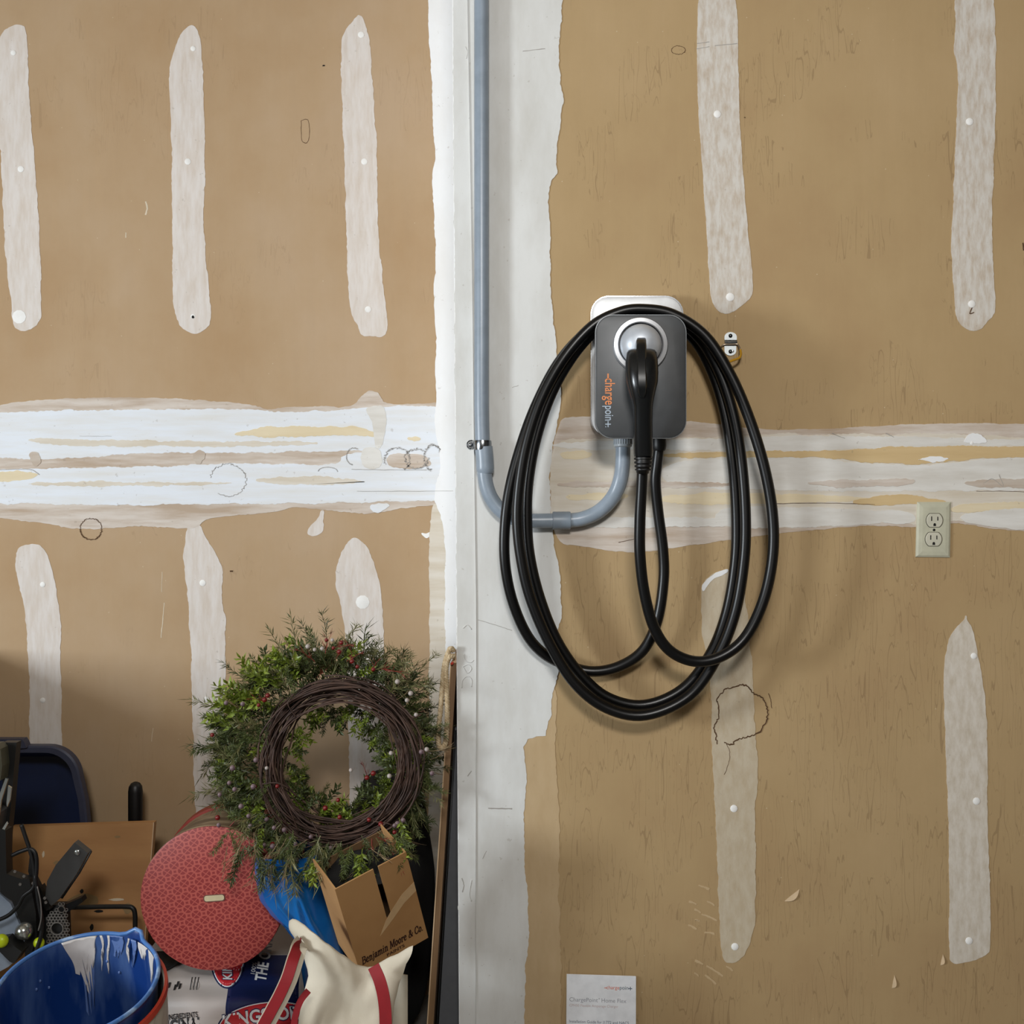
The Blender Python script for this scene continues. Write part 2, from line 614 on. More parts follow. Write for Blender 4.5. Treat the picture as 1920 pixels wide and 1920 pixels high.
def ring_print(name, dark, light):
    """printed lattice of touching rings and crossing lines on a flat lid"""
    m = bpy.data.materials.new(name)
    nt, N, L, b = nodes_of(m)
    sep = nt.nodes.new('ShaderNodeSeparateXYZ')
    L.new(coords(nt), sep.inputs[0])
    ang = R(8)
    x = mth(nt, 'ADD', mth(nt, 'MULTIPLY', sep.outputs['X'], math.cos(ang)), mth(nt, 'MULTIPLY', sep.outputs['Z'], math.sin(ang)))
    z = mth(nt, 'SUBTRACT', mth(nt, 'MULTIPLY', sep.outputs['Z'], math.cos(ang)), mth(nt, 'MULTIPLY', sep.outputs['X'], math.sin(ang)))
    u = mth(nt, 'DIVIDE', x, 0.030)
    v = mth(nt, 'DIVIDE', z, 0.0255)

    def cell(o1, o2, rad, wd):
        a = mth(nt, 'SUBTRACT', mth(nt, 'FRACT', mth(nt, 'ADD', u, o1 + 50)), 0.5)
        c = mth(nt, 'SUBTRACT', mth(nt, 'FRACT', mth(nt, 'ADD', v, o2 + 50)), 0.5)
        r = mth(nt, 'SQRT', mth(nt, 'ADD', mth(nt, 'MULTIPLY', a, a), mth(nt, 'MULTIPLY', c, c)))
        return mth(nt, 'LESS_THAN', mth(nt, 'ABSOLUTE', mth(nt, 'SUBTRACT', r, rad)), wd), a, c
    r1, a1, c1 = cell(0, 0, 0.36, 0.055)
    r2, a2, c2 = cell(0.5, 0.5, 0.36, 0.055)
    x1 = mth(nt, 'LESS_THAN', mth(nt, 'ABSOLUTE', mth(nt, 'SUBTRACT', mth(nt, 'ABSOLUTE', a1), mth(nt, 'ABSOLUTE', c1))), 0.045)
    p = mth(nt, 'MAXIMUM', mth(nt, 'MAXIMUM', r1, r2), x1)
    c = mix(nt, p, lin(dark), lin(light))
    w = noise_node(nt, coords(nt), 20, 4)
    c = mix(nt, mth(nt, 'MULTIPLY', w, 0.25), c, lin((150, 62, 56)))
    L.new(c, b.inputs['Base Color'])
    b.inputs['Roughness'].default_value = 0.5
    bump(nt, p, 0.1, 0.0005, b)
    MATS[name] = m


ring_print('tin_print', (134, 44, 44), (176, 84, 74))

# ------------------------------------------------------------------ the garage shell
YL, YR = 0.37, 0.0                      # face of the recessed left wall, face of the right wall
ZT = 2.6


def corner_x(z):
    return -0.1053 - 0.00674 * z


xb, xt = corner_x(0), corner_x(ZT)
tag(obj('floor', box(-3.0, 3.0, -5.0, 0.5, -0.1, 0.0), 'concrete'), kind='structure')
tag(obj('ceiling', box(-3.1, 3.1, -5.0, 0.5, ZT, ZT + 0.1), 'ceiling_board'), kind='structure')
wall_r = tag(obj('wall_right', ([(xb, 0, 0), (3.0, 0, 0), (3.0, 0.5, 0), (xb, 0.5, 0),
                                 (xt, 0, ZT), (3.0, 0, ZT), (3.0, 0.5, ZT), (xt, 0.5, ZT)],
                                [(0, 1, 5, 4), (1, 2, 6, 5), (2, 3, 7, 6), (3, 0, 4, 7), (0, 3, 2, 1), (4, 5, 6, 7)]),
                 'paper_right'), kind='structure')
wall_l = tag(obj('wall_left', ([(-3.0, YL, 0), (xb, YL, 0), (xb, 0.5, 0), (-3.0, 0.5, 0),
                                (-3.0, YL, ZT), (xt, YL, ZT), (xt, 0.5, ZT), (-3.0, 0.5, ZT)],
                               [(0, 1, 5, 4), (1, 2, 6, 5), (2, 3, 7, 6), (3, 0, 4, 7), (0, 3, 2, 1), (4, 5, 6, 7)]),
                'paper_left'), kind='structure')
tag(obj('wall_rear', box(-3.0, 3.0, -5.1, -5.0, 0, ZT), 'shell_paint'), kind='structure')
tag(obj('wall_side', box(3.0, 3.1, -5.0, 0.5, 0, ZT), 'shell_paint'), kind='structure')
# left side of the garage, open at the door above a row of closed panels
tag(obj('wall_door_side', join(box(-3.1, -3.0, -5.0, -3.45, 0, ZT), box(-3.1, -3.0, -1.05, 0.5, 0, ZT),
                               box(-3.1, -3.0, -3.45, -1.05, 2.1, ZT), box(-3.1, -3.0, -3.45, -1.05, 0, 0.8)),
        'shell_paint'), kind='structure')

# unseen light blocker added outside the picture to keep the door's light off the things on the floor
tag(obj('light_blocker', box(-1.42, -1.30, -0.52, YL, 0, 0.83), 'shell_paint'), kind='structure')

# ---- joint compound on the recessed left wall
for i, (pts, m) in enumerate([
    ([(-6, 75), (15, 50), (45, 45), (50, 60), (52, 110), (60, 250), (70, 350), (74, 450), (79, 580), (75, 605), (60, 618),
      (35, 622), (22, 605), (22, 565), (12, 500), (6, 400), (3, 310), (-4, 240), (-12, 150)], 'mud_strip'),
    ([(363, 43), (373, 60), (381, 120), (383, 220), (384, 300), (382, 400), (384, 470), (394, 560), (397, 605), (385, 620),
      (365, 627), (345, 620), (330, 600), (324, 560), (324, 450), (322, 330), (320, 230), (316, 160), (320, 120), (332, 75),
      (345, 55)], 'mud_strip'),
    ([(675, 24), (686, 45), (696, 90), (698, 160), (705, 240), (708, 350), (708, 430), (713, 480), (722, 560), (727, 610),
      (722, 632), (690, 632), (676, 628), (670, 610), (660, 595), (654, 560), (650, 480), (648, 350), (644, 260), (639, 160),
      (640, 80), (652, 48), (665, 34)], 'mud_strip'),
    ([(35, 1025), (60, 1018), (78, 1022), (90, 1040), (105, 1095), (110, 1130), (117, 1185), (113, 1230), (116, 1290),
      (115, 1500), (113, 1700), (55, 1700), (56, 1500), (56, 1330), (54, 1250), (48, 1150), (40, 1110), (28, 1065), (30, 1040)],
     'mud_strip'),
    ([(350, 985), (375, 982), (382, 1000), (408, 1045), (420, 1075), (415, 1110), (418, 1140), (427, 1165), (420, 1200),
      (424, 1240), (420, 1300), (420, 1500), (418, 1700), (366, 1700), (366, 1520), (363, 1400), (360, 1290), (358, 1220),
      (354, 1140), (346, 1080), (344, 1040)], 'mud_strip'),
    ([(668, 1004), (690, 1025), (704, 1060), (716, 1110), (720, 1200), (722, 1400), (720, 1700), (658, 1700), (655, 1400),
      (650, 1200), (640, 1140), (628, 1090), (632, 1050), (650, 1018)], 'mud_strip'),
]):
    patch('joint_compound', pts, YL, 2, m, wall_l, 1.5, 4, i + 1)
patch('joint_compound', [(608, 956), (606, 975), (608, 990), (600, 1003), (584, 1006), (574, 1000), (582, 985), (596, 972),
                         (602, 958)], YL, 2, 'mud_strip', wall_l, 1.0, 3, 8)

# the taped horizontal joint, left wall: a thin base coat, then the bands on it
patch('joint_compound', [(-260, 775), (-100, 768), (0, 758), (50, 752), (120, 748), (210, 744), (300, 746), (400, 752), (470, 759), (500, 769),
                         (530, 763), (600, 763), (662, 764), (672, 747), (690, 731), (707, 733), (716, 745), (720, 757),
                         (800, 757), (846, 752), (868, 752), (868, 948), (800, 948), (730, 957), (700, 966), (620, 957), (560, 950),
                         (500, 962), (430, 966), (380, 976), (374, 990), (340, 990), (270, 985), (200, 991), (145, 993),
                         (110, 985), (60, 978), (0, 970), (-100, 968), (-260, 965)], YL, 3, 'mud_band_thin', wall_l, 1.6, 4, 11)
for k, (pts, m, ly) in enumerate([
    ([(-260, 780), (0, 774), (120, 769), (300, 768), (470, 766), (520, 774), (640, 769), (690, 764), (722, 760), (868, 764),
      (868, 850), (720, 846), (640, 846), (500, 848), (400, 850), (330, 848), (240, 851), (130, 860), (60, 862), (0, 858), (-260, 858)], 'mud_white', 4),
    ([(-260, 886), (0, 880), (80, 878), (200, 876), (360, 873), (420, 868), (520, 872), (640, 872), (640, 846), (868, 842),
      (868, 938), (800, 938), (720, 941), (640, 943), (500, 944), (380, 945), (250, 948), (130, 945), (0, 944), (-260, 944)], 'mud_white', 5),
    ([(-260, 894), (0, 884), (60, 884), (78, 890), (60, 898), (20, 902), (0, 903), (-260, 908)], 'mud_yellow', 6),
    ([(425, 817), (470, 805), (520, 798), (600, 801), (660, 798), (700, 808), (722, 820), (680, 817), (600, 817), (520, 820)], 'mud_yellow', 6),
    ([(40, 906), (160, 902), (330, 905), (440, 903), (430, 909), (250, 911), (80, 912)], 'mud_cream', 6),
    ([(470, 898), (560, 893), (660, 897), (700, 905), (600, 909), (500, 907)], 'mud_cream', 6),
    ([(30, 822), (180, 824), (400, 828), (600, 828), (590, 835), (330, 838), (100, 836)], 'mud_cream', 5),
    ([(760, 822), (775, 819), (792, 823), (775, 827)], 'mud_yellow', 6),
    ([(686, 765), (720, 758), (726, 780), (722, 812), (716, 842), (700, 842), (700, 790), (690, 775)], 'mud_white_warm', 6),
    ([(676, 840), (716, 838), (716, 880), (676, 880)], 'mud_white_warm', 7),
    ([(55, 846), (75, 846), (80, 868), (66, 878), (56, 860)], 'mud_streak', 6),
    ([(362, 850), (374, 842), (388, 850), (382, 868), (370, 876), (362, 862)], 'mud_streak', 6),
    ([(728, 852), (760, 848), (800, 852), (812, 872), (790, 878), (750, 880), (724, 872)], 'mud_band_thin', 7),
    ([(690, 944), (700, 962), (720, 958), (736, 944)], 'mud_white', 6),
]):
    patch('joint_compound', pts, YL, ly, m, wall_l, 1.9, 3, 20 + k)

# corner filler on the left wall, ragged at its left
patch('joint_compound', [(803, -40), (803, 60), (810, 150), (812, 240), (818, 300), (810, 322), (815, 420), (818, 500), (812, 540), (816, 600),
                         (820, 650), (814, 700), (820, 752), (812, 800), (830, 860), (812, 930), (820, 950), (836, 1000), (834, 1100), (836, 1300),
                         (834, 1500), (832, 1700), (870, 1700), (870, 1000), (868, 500), (862, -40)],
      YL, 8, 'mud_bright', wall_l, 1.3, 4, 41)
patch('joint_compound', [(808, 945), (820, 942), (840, 950), (842, 1300), (840, 1700), (803, 1700), (804, 1400), (805, 1200), (806, 1100), (804, 1020)],
      YL, 4, 'mud_cream', wall_l, 1.5, 4, 42)
patch('joint_compound', [(788, 998), (800, 1000), (808, 996), (806, 1008), (796, 1010)], YL, 3, 'mud_dot', wall_l, 1.2, 2, 43)

# ---- right wall
patch('joint_compound', [(1310, -40), (1382, -40), (1384, 140), (1388, 250), (1395, 350), (1404, 450), (1413, 535), (1410, 555), (1395, 570),
                         (1372, 588), (1350, 588), (1335, 570), (1330, 540), (1325, 430), (1318, 330), (1312, 250), (1308, 190), (1306, 80)],
      YR, 2, 'mud_strip_scuffed', wall_r, 0.8, 4, 51)
patch('joint_compound', [(1790, -40), (1862, -40), (1867, 80), (1866, 220), (1862, 330), (1858, 420), (1862, 520), (1868, 570), (1865, 590),
                         (1850, 605), (1840, 618), (1820, 623), (1803, 615), (1792, 590), (1788, 550), (1783, 480), (1784, 430), (1790, 330),
                         (1795, 180), (1795, 120), (1787, 90), (1791, 70)], YR, 2, 'mud_strip_scuffed', wall_r, 1.2, 4, 52)
patch('joint_compound', [(1315, 1095), (1330, 1078), (1365, 1066), (1395, 1090), (1402, 1160), (1410, 1250), (1418, 1400), (1422, 1450),
                         (1416, 1500), (1416, 1600), (1418, 1700), (1410, 1760), (1395, 1795), (1375, 1808), (1352, 1800), (1350, 1740),
                         (1345, 1620), (1340, 1500), (1334, 1420), (1335, 1330), (1330, 1250), (1318, 1200), (1314, 1150)],
      YR, 2, 'mud_strip_thin', wall_r, 1.6, 4, 53)
patch('joint_compound', [(1314, 1100), (1322, 1088), (1345, 1072), (1366, 1066), (1362, 1074), (1340, 1084), (1326, 1098), (1318, 1112)],
      YR, 4, 'mud_bright', wall_r, 1.0, 3, 54)
patch('joint_compound', [(1811, 1152), (1814, 1165), (1824, 1175), (1830, 1210), (1840, 1260), (1850, 1340), (1852, 1420), (1850, 1520),
                         (1855, 1650), (1858, 1780), (1850, 1790), (1820, 1803), (1785, 1808), (1779, 1795), (1780, 1650), (1777, 1500),
                         (1772, 1380), (1768, 1290), (1772, 1230), (1780, 1195), (1795, 1172), (1808, 1163)],
      YR, 2, 'mud_strip_pale', wall_r, 1.0, 4, 55)
# thin film beside the corner filler
patch('joint_compound', [(985, 1370), (1010, 1300), (1046, 1280), (1040, 1370), (1044, 1470), (1050, 1550), (1047, 1650), (1050, 1760), (1052, 1850), (1050, 2020),
                         (960, 2020), (960, 1700), (965, 1500)], YR, 2, 'mud_film', wall_r, 2.0, 4, 56)
# the wide corner filler; its left border runs down the corner
cor = [(1056, -40), (1053, 40), (1045, 90), (1049, 130), (1056, 190), (1046, 270), (1044, 325), (1034, 335), (1027, 380), (1031, 430), (1033, 540), (1041, 640),
       (1046, 700), (1053, 735), (1048, 780), (1036, 830), (1030, 900), (1032, 960), (1040, 1030), (1050, 1080), (1053, 1150), (1044, 1200), (1047, 1260),
       (1035, 1300), (1034, 1340), (1022, 1378), (990, 1386), (980, 1400), (986, 1440), (984, 1500), (981, 1560), (983, 1620), (990, 1690), (993, 1740), (986, 1800), (983, 1900), (985, 2020)]
patch('joint_compound', cor + [(864, 2020), (861, 1700), (857, 1200), (853, 600), (849, -40)], YR, 4, 'mud_corner', wall_r, 1.8, 4, 57, smooth=False)
# the return of the corner, floated white all over
obj('corner_return', ([(xb - .0015, -.001, 0), (xt - .0015, -.001, ZT), (xt - .0015, YL - .004, ZT), (xb - .0015, YL - .004, 0),
                       (xb + .001, -.001, 0), (xt + .001, -.001, ZT), (xt + .001, YL - .004, ZT), (xb + .001, YL - .004, 0)],
                      [(0, 1, 2, 3), (4, 7, 6, 5), (0, 4, 5, 1), (3, 2, 6, 7), (0, 3, 7, 4), (1, 5, 6, 2)]), 'mud_bright', wall_r)
# metal corner bead under its own ridge of filler
bead = [(849.3, -40), (851.6, 300), (853.6, 600), (855.7, 900), (857.8, 1200), (861, 1700), (863, 2020)]
ridge = [(892, 2020), (891, 1700), (892, 1200), (890, 1000), (888, 850), (884, 500), (880, 250), (875, -40)]
patch('corner_bead', bead + ridge, YR, 5, 'mud_corner', wall_r, 0.35, 6, 58, smooth=False)
obj('bead_ridge', tube([P(x, y, YR - 0.0034) for x, y in [(v.x, v.y) for v in crom([(p[0] + 0.6, p[1], 0) for p in ridge], 8)]],
                       0.0011, 5), 'mud_corner', wall_r, True)

# the taped horizontal joint on the right wall
patch('joint_compound', [(1044, 786), (1080, 781), (1140, 780), (1290, 790), (1360, 797), (1440, 806), (1560, 804), (1660, 798), (1780, 793),
                         (1920, 795), (2200, 800), (2200, 1002), (1920, 998), (1850, 990), (1785, 978), (1716, 990), (1650, 984), (1560, 990),
                         (1440, 1002), (1370, 1012), (1280, 1025), (1200, 1036), (1160, 1036), (1100, 1024), (1036, 1020), (1030, 900)],
      YR, 2, 'mud_band_thin', wall_r, 1.2, 4, 61)
for k, (pts, m, ly) in enumerate([
    ([(1036, 825), (1110, 822), (1300, 822), (1440, 812), (1520, 815), (1650, 815), (1780, 812), (1920, 822), (2200, 825),
      (2200, 985), (1920, 990), (1850, 984), (1790, 974), (1716, 984), (1650, 980), (1560, 986), (1440, 990), (1300, 985), (1100, 986), (1036, 990), (1030, 900)], 'mud_cream', 3),
    ([(1036, 828), (1200, 826), (1440, 818), (1500, 816), (1640, 818), (1810, 820), (1920, 826), (2200, 828), (2200, 835), (1920, 836), (1700, 838), (1600, 842),
      (1440, 846), (1200, 843), (1036, 842)], 'mud_white_warm', 4),
    ([(1240, 848), (1440, 846), (1560, 845), (1640, 840), (1750, 837), (1920, 838), (2200, 838), (2200, 855), (1920, 857), (1850, 858), (1770, 868), (1680, 870), (1600, 866), (1540, 856),
      (1440, 858), (1240, 860)], 'mud_ochre', 5),
    ([(1240, 862), (1440, 859), (1540, 857), (1600, 868), (1680, 872), (1770, 870), (1850, 860), (1920, 858), (2200, 858), (2200, 918), (1920, 920), (1800, 920), (1600, 922), (1440, 918), (1240, 916)], 'mud_white_warm', 4),
    ([(1715, 862), (1735, 856), (1770, 857), (1782, 861), (1765, 865), (1735, 865)], 'mud_bright', 6),
    ([(1500, 905), (1560, 900), (1640, 898), (1715, 898), (1712, 908), (1650, 912), (1560, 914)], 'mud_band_thin', 6),
    ([(1800, 906), (1830, 899), (1920, 898), (2000, 902), (2000, 914), (1920, 915), (1830, 914)], 'mud_streak', 6),
    ([(1044, 904), (1150, 902), (1340, 904), (1400, 906), (1380, 913), (1200, 914), (1044, 914)], 'mud_band_thin', 5),
    ([(1600, 938), (1650, 930), (1690, 925), (1740, 934), (1790, 944), (1700, 946), (1600, 946)], 'mud_ochre', 5),
    ([(1240, 925), (1440, 924), (1600, 930), (1640, 936), (1560, 942), (1440, 945), (1240, 947)], 'mud_yellow', 4),
    ([(1780, 946), (1920, 940), (2200, 940), (2200, 954), (1920, 956), (1860, 958), (1780, 964)], 'mud_yellow', 5),
    ([(1440, 950), (1540, 951), (1620, 956), (1716, 958), (1716, 984), (1650, 980), (1560, 986), (1440, 990), (1340, 988), (1340, 952)], 'mud_white_warm', 4),
    ([(1786, 972), (1830, 958), (1920, 954), (2200, 954), (2200, 990), (1920, 996), (1850, 988)], 'mud_white_warm', 5),
    ([(1046, 968), (1200, 970), (1400, 970), (1400, 988), (1200, 990), (1046, 988)], 'mud_white_warm', 4),
    ([(1050, 845), (1110, 846), (1112, 860), (1050, 862)], 'mud_yellow', 4),
    ([(1060, 925), (1180, 925), (1175, 935), (1060, 940)], 'mud_yellow', 4),
    ([(1808, 822), (1818, 813), (1834, 812), (1848, 822), (1850, 832), (1806, 832)], 'mud_bright', 6),
]):
    patch('joint_compound', pts, YR, ly, m, wall_r, 1.9, 3, 70 + k)


# filled fastener heads
def dot(px, py, Y, r, parent, layer=3, m='mud_dot'):
    c = P(px, py, Y - 0.0004 * layer)
    k = (Y - CY) / FPX
    obj('fastener_head', lathe([(r * k, 0.002), (r * k, -0.0004), (r * k * 0.7, -0.0014), (r * k * 0.25, -0.0017)], c, (0, 1, 0), 10), m, parent, True, 50)


for x, y, r in [(25, 99, 5), (39, 317, 6), (36, 594, 13), (362, 91, 5), (352, 303, 6), (677, 65, 6), (683, 303, 6), (690, 580, 6),
                (80, 1096, 5), (80, 1313, 5), (380, 1093, 6), (387, 1311, 5), (680, 1129, 13)]:
    dot(x, y, YL, r, wall_l)
for x, y, r in [(1345, 214, 7), (1369, 557, 8), (1818, 228, 7), (1822, 570, 7), (1376, 1516, 7), (1378, 1775, 7), (1826, 1230, 6), (1831, 1502, 7),
                (1817, 1764, 7), (1822, 830, 4)]:
    dot(x, y, YR, r, wall_r)
dot(362, 594, YL, 3.2, wall_l, 3, 'hole')
dot(362, 593, YL, 4.5, wall_l, 2)


def ribbon(name, pts, Y, w, m, parent, layer, closed=False, jit=0.0, seed=0):
    """a crack or scratch: a thin raised line of its own on the wall"""
    random.seed(seed)
    q = crom([(x, y, 0) for x, y in pts], 7, closed)
    q = [(p.x + rnd(-jit, jit), p.y + rnd(-jit, jit)) for p in q]
    k = (Y - CY) / FPX
    n = len(q)
    V, F = [], []
    for i, (x, y) in enumerate(q):
        a = q[(i + 1) % n] if closed or i + 1 < n else q[i]
        b_ = q[i - 1] if closed or i else q[i]
        t = Vector((a[0] - b_[0], a[1] - b_[1]))
        t = t.normalized() if t.length > 1e-6 else Vector((1, 0))
        ww = w * (0.6 + 0.8 * abs(mnoise.noise(Vector((x * 0.09, y * 0.09, seed)))))
        c = P(x, y, Y)
        yy = Y - 0.0004 * layer
        V.append((c.x - t.y * ww * k, yy, c.z - t.x * ww * k))
        V.append((c.x + t.y * ww * k, yy, c.z + t.x * ww * k))
    for i in range(n if closed else n - 1):
        j = (i + 1) % n
        F.append((2 * i, 2 * i + 1, 2 * j + 1, 2 * j))
    vf = thick((V, F), 0.0006, (0, 1, 0))
    return obj(name, vf, m, parent)


def circ(cx, cy, rx, ry, a0=0, a1=360, n=14):
    return [(cx + rx * math.cos(R(a0 + (a1 - a0) * i / n)), cy + ry * math.sin(R(a0 + (a1 - a0) * i / n))) for i in range(n + (0 if a1 - a0 == 360 else 1))]


ribbon('blister_crack', [(1345, 1395), (1341, 1375), (1338, 1362), (1347, 1345), (1346, 1325), (1345, 1310), (1358, 1294), (1375, 1288), (1392, 1284),
                         (1405, 1290), (1412, 1300), (1428, 1308), (1436, 1322), (1439, 1340), (1432, 1360), (1420, 1374), (1402, 1381),
                         (1385, 1386), (1370, 1396), (1358, 1392)], YR, 1.3, 'crack', wall_r, 4, False, 1.6, 3)
ribbon('blister_crack', circ(171, 992, 20, 20), YL, 0.8, 'crack', wall_l, 5, True, 1.2, 4)
ribbon('blister_crack', circ(428, 900, 34, 30, 190, 480), YL, 0.5, 'pencil', wall_l, 8, False, 2.0, 5)
ribbon('blister_crack', circ(745, 862, 24, 22, 160, 420), YL, 0.5, 'pencil', wall_l, 10, False, 2.5, 6)
ribbon('blister_crack', circ(782, 860, 22, 18, 0, 300), YL, 0.6, 'pencil', wall_l, 10, False, 2.5, 7)
ribbon('blister_crack', circ(812, 858, 16, 24, 100, 330), YL, 0.6, 'pencil', wall_l, 11, False, 2.5, 8)
ribbon('blister_crack', circ(664, 856, 14, 16, 100, 300), YL, 0.5, 'pencil', wall_l, 8, False, 1.0, 9)
ribbon('blister_crack', circ(615, 884, 18, 8, 180, 360), YL, 0.5, 'pencil', wall_l, 8, False, 0.6, 10)
ribbon('blister_crack', circ(1272, 94, 13, 8), YR, 0.5, 'crack', wall_r, 1, True, 0.8, 11)
ribbon('blister_crack', [(565, 232), (566, 262), (575, 268), (580, 255), (578, 226), (566, 226)], YL, 0.5, 'crack', wall_l, 1, True, 0.4, 12)
ribbon('blister_crack', [(1362, 1395), (1368, 1410), (1366, 1430), (1358, 1452)], YR, 0.5, 'crack', wall_r, 3, False, 0.6, 13)
ribbon('blister_crack', [(1441, 1300), (1445, 1312), (1447, 1328)], YR, 0.9, 'crack', wall_r, 1, False, 0.4, 14)
for k, (pts, Y, w, m, ly, par) in enumerate([
    ([(150, 818), (210, 818)], YL, 0.3, 'pencil', 7, wall_l), ([(660, 880), (720, 881), (800, 881)], YL, 0.5, 'pencil', 9, wall_l),
    ([(670, 921), (760, 921), (850, 921)], YL, 0.5, 'pencil', 9, wall_l), ([(0, 881), (55, 880), (75, 890)], YL, 0.6, 'pencil', 8, wall_l),
    ([(304, 1072), (303, 1110)], YL, 0.5, 'pale_scratch', 1, wall_l), ([(308, 1130), (305, 1165), (302, 1196)], YL, 1.0, 'pale_scratch', 1, wall_l),
    ([(287, 1365), (284, 1390)], YL, 0.6, 'pale_scratch', 1, wall_l), ([(273, 378), (276, 390), (273, 403)], YL, 2.0, 'pale_scratch', 1, wall_l),
    ([(236, 436), (236, 446)], YL, 1.2, 'pale_scratch', 1, wall_l), ([(1307, 82), (1330, 79)], YR, 0.6, 'pencil', 3, wall_r),
    ([(1340, 86), (1382, 82)], YR, 0.7, 'pencil', 3, wall_r), ([(1306, 92), (1330, 88)], YR, 0.6, 'pencil', 3, wall_r),
    ([(980, 97), (1022, 92)], YR, 0.7, 'pencil', 5, wall_r), ([(1160, 1017), (1192, 1010)], YR, 0.7, 'crack', 3, wall_r),
    ([(960, 727), (972, 723)], YR, 0.6, 'pencil', 5, wall_r), ([(896, 1162), (930, 1172), (960, 1182)], YR, 0.6, 'pencil', 5, wall_r),
    ([(915, 1515), (960, 1516)], YR, 1.2, 'pencil', 5, wall_r), ([(905, 1610), (912, 1595)], YR, 0.6, 'pencil', 5, wall_r),
    ([(866, 1646), (870, 1660), (867, 1672)], YR, 1.2, 'pencil', 6, wall_r), ([(877, 1455), (884, 1445)], YR, 1.2, 'pencil', 6, wall_r),
    ([(431, 1071), (437, 1071)], YL, 1.4, 'crack', 1, wall_l), ([(605, 123), (609, 123)], YL, 1.4, 'hole', 1, wall_l),
    ([(1395, 220), (1398, 221)], YR, 1.2, 'crack', 1, wall_r), ([(1918, 455), (1919, 470)], YR, 1.5, 'crack', 1, wall_r),
    ([(1822, 577), (1818, 588), (1826, 586)], YR, 1.2, 'crack', 4, wall_r), ([(1560, 812), (1572, 818), (1584, 822)], YR, 0.6, 'pencil', 5, wall_r),
    ([(1660, 812), (1668, 816), (1676, 820)], YR, 0.6, 'pencil', 5, wall_r), ([(1845, 905), (1860, 898), (1880, 912), (1872, 890)], YR, 0.5, 'pencil', 7, wall_r),
    ([(1830, 921), (1880, 921), (1920, 922)], YR, 0.5, 'crack', 5, wall_r), ([(1440, 945), (1540, 943), (1640, 946)], YR, 0.5, 'crack', 6, wall_r),
]):
    ribbon('surface_scratch', pts, Y, w, m, par, ly, False, 0.3, 30 + k)
# smears of filler dragged off the lower strip
for k, (x0, y0, x1, y1) in enumerate([(1292, 1690, 1306, 1696), (1302, 1705, 1314, 1711), (1316, 1714, 1344, 1726), (1290, 1734, 1306, 1742),
                                      (1304, 1725, 1312, 1727), (1321, 1748, 1340, 1751), (1303, 1801, 1318, 1808), (1325, 1811, 1355, 1830),
                                      (1322, 1828, 1342, 1845), (1310, 1660, 1330, 1668), (1326, 1690, 1340, 1698), (1362, 1812, 1374, 1820),
                                      (1302, 1824, 1310, 1830)]):
    ribbon('filler_smear', [(x0, y0), ((x0 + x1) / 2, (y0 + y1) / 2 - 1), (x1, y1)], YR, 2.2, 'mud_film', wall_r, 1.4, False, 0.4, 80 + k)


# torn paper curls
def flap(pts, w, seed):
    q = crom([P(x, y, YR) for x, y in pts], 5)
    n = len(q)
    V, F = [], []
    for i, c in enumerate(q):
        t = i / (n - 1)
        h = math.sin(math.pi * t) * w / 925
        V += [c + Vector((0, -0.0006, 0)), c + Vector((h * 0.8, -0.004 * math.sin(math.pi * t), -h * 0.6))]
    F = [(2 * i, 2 * i + 1, 2 * i + 3, 2 * i + 2) for i in range(n - 1)]
    obj('paper_tear', thick((V, F), 0.0004, (0, 1, 0)), 'paper_flap', wall_r)


for pts in ([(868, 1178), (876, 1172), (884, 1180)], [(870, 1226), (872, 1238), (882, 1242), (888, 1238)], [(868, 1250), (876, 1262), (884, 1254), (878, 1246), (868, 1250)],
            [(866, 1290), (867, 1276), (876, 1268), (884, 1274), (884, 1288)], [(872, 88), (876, 98), (874, 110)], [(884, 1690), (880, 1676), (884, 1650)]):
    obj('filler_ridge', tube(crom([P(x, y, YR - 0.0022) for x, y in pts], 6), 0.0011, 5), 'mud_corner', wall_r, True)
flap([(1470, 1690), (1482, 1680), (1499, 1667)], 9, 1)
flap([(1672, 1853), (1674, 1842), (1677, 1828)], 7, 2)
flap([(1763, 1810), (1765, 1800), (1768, 1789)], 6, 3)

# ------------------------------------------------------------------ conduit with its fittings
YC = -0.0225
cd = thing('electrical_conduit', 'grey plastic conduit running down the wall and bending into the charger', 'conduit', P(903, 975, YC))
rc = 0.0148
drop = [P(903, y, YC) for y in (-420, -200, 0, 200, 400, 600, 760)] + [P(905, 842, YC)]
obj('straight_pipe', tube(crom(drop, 4), rc, 18), 'pvc_grey', cd, True, 40)
bend1 = [P(908, 838, YC), P(908, 876, YC), P(911, 905, YC), P(920, 932, YC), P(937, 955, YC), P(960, 970, YC), P(990, 976, YC), P(1046, 976, YC)]
obj('elbow', tube(crom(bend1, 8), rc, 18), 'pvc_grey', cd, True, 40)
obj('elbow_bell', tube(crom([P(907, 838, YC), P(909, 862, YC), P(910, 888, YC)], 6), [rc * 1.22] * 11 + [rc * 1.16, rc * 1.02], 18), 'pvc_grey', cd, True, 40)
obj('coupling', lathe([(rc * 1.02, 0), (rc * 1.2, 0.0004), (rc * 1.22, 0.002), (rc * 1.22, 0.034), (rc * 1.18, 0.036), (rc * 1.02, 0.0365)],
                      P(1036, 976, YC), (1, 0, 0), 20), 'pvc_dark', cd, True, 40)
YE = -0.040
bend2 = [P(1066, 976, YC), P(1090, 973, YC), P(1116, 963, YC - 0.003), P(1138, 946, YC - 0.008), P(1154, 924, YC - 0.012), P(1163, 900, YE), P(1167, 876, YE), P(1168, 850, YE), P(1168, 822, YE)]
obj('elbow', tube(crom(bend2, 8), rc, 18), 'pvc_grey', cd, True, 40)
hub = P(1168, 836, YE)
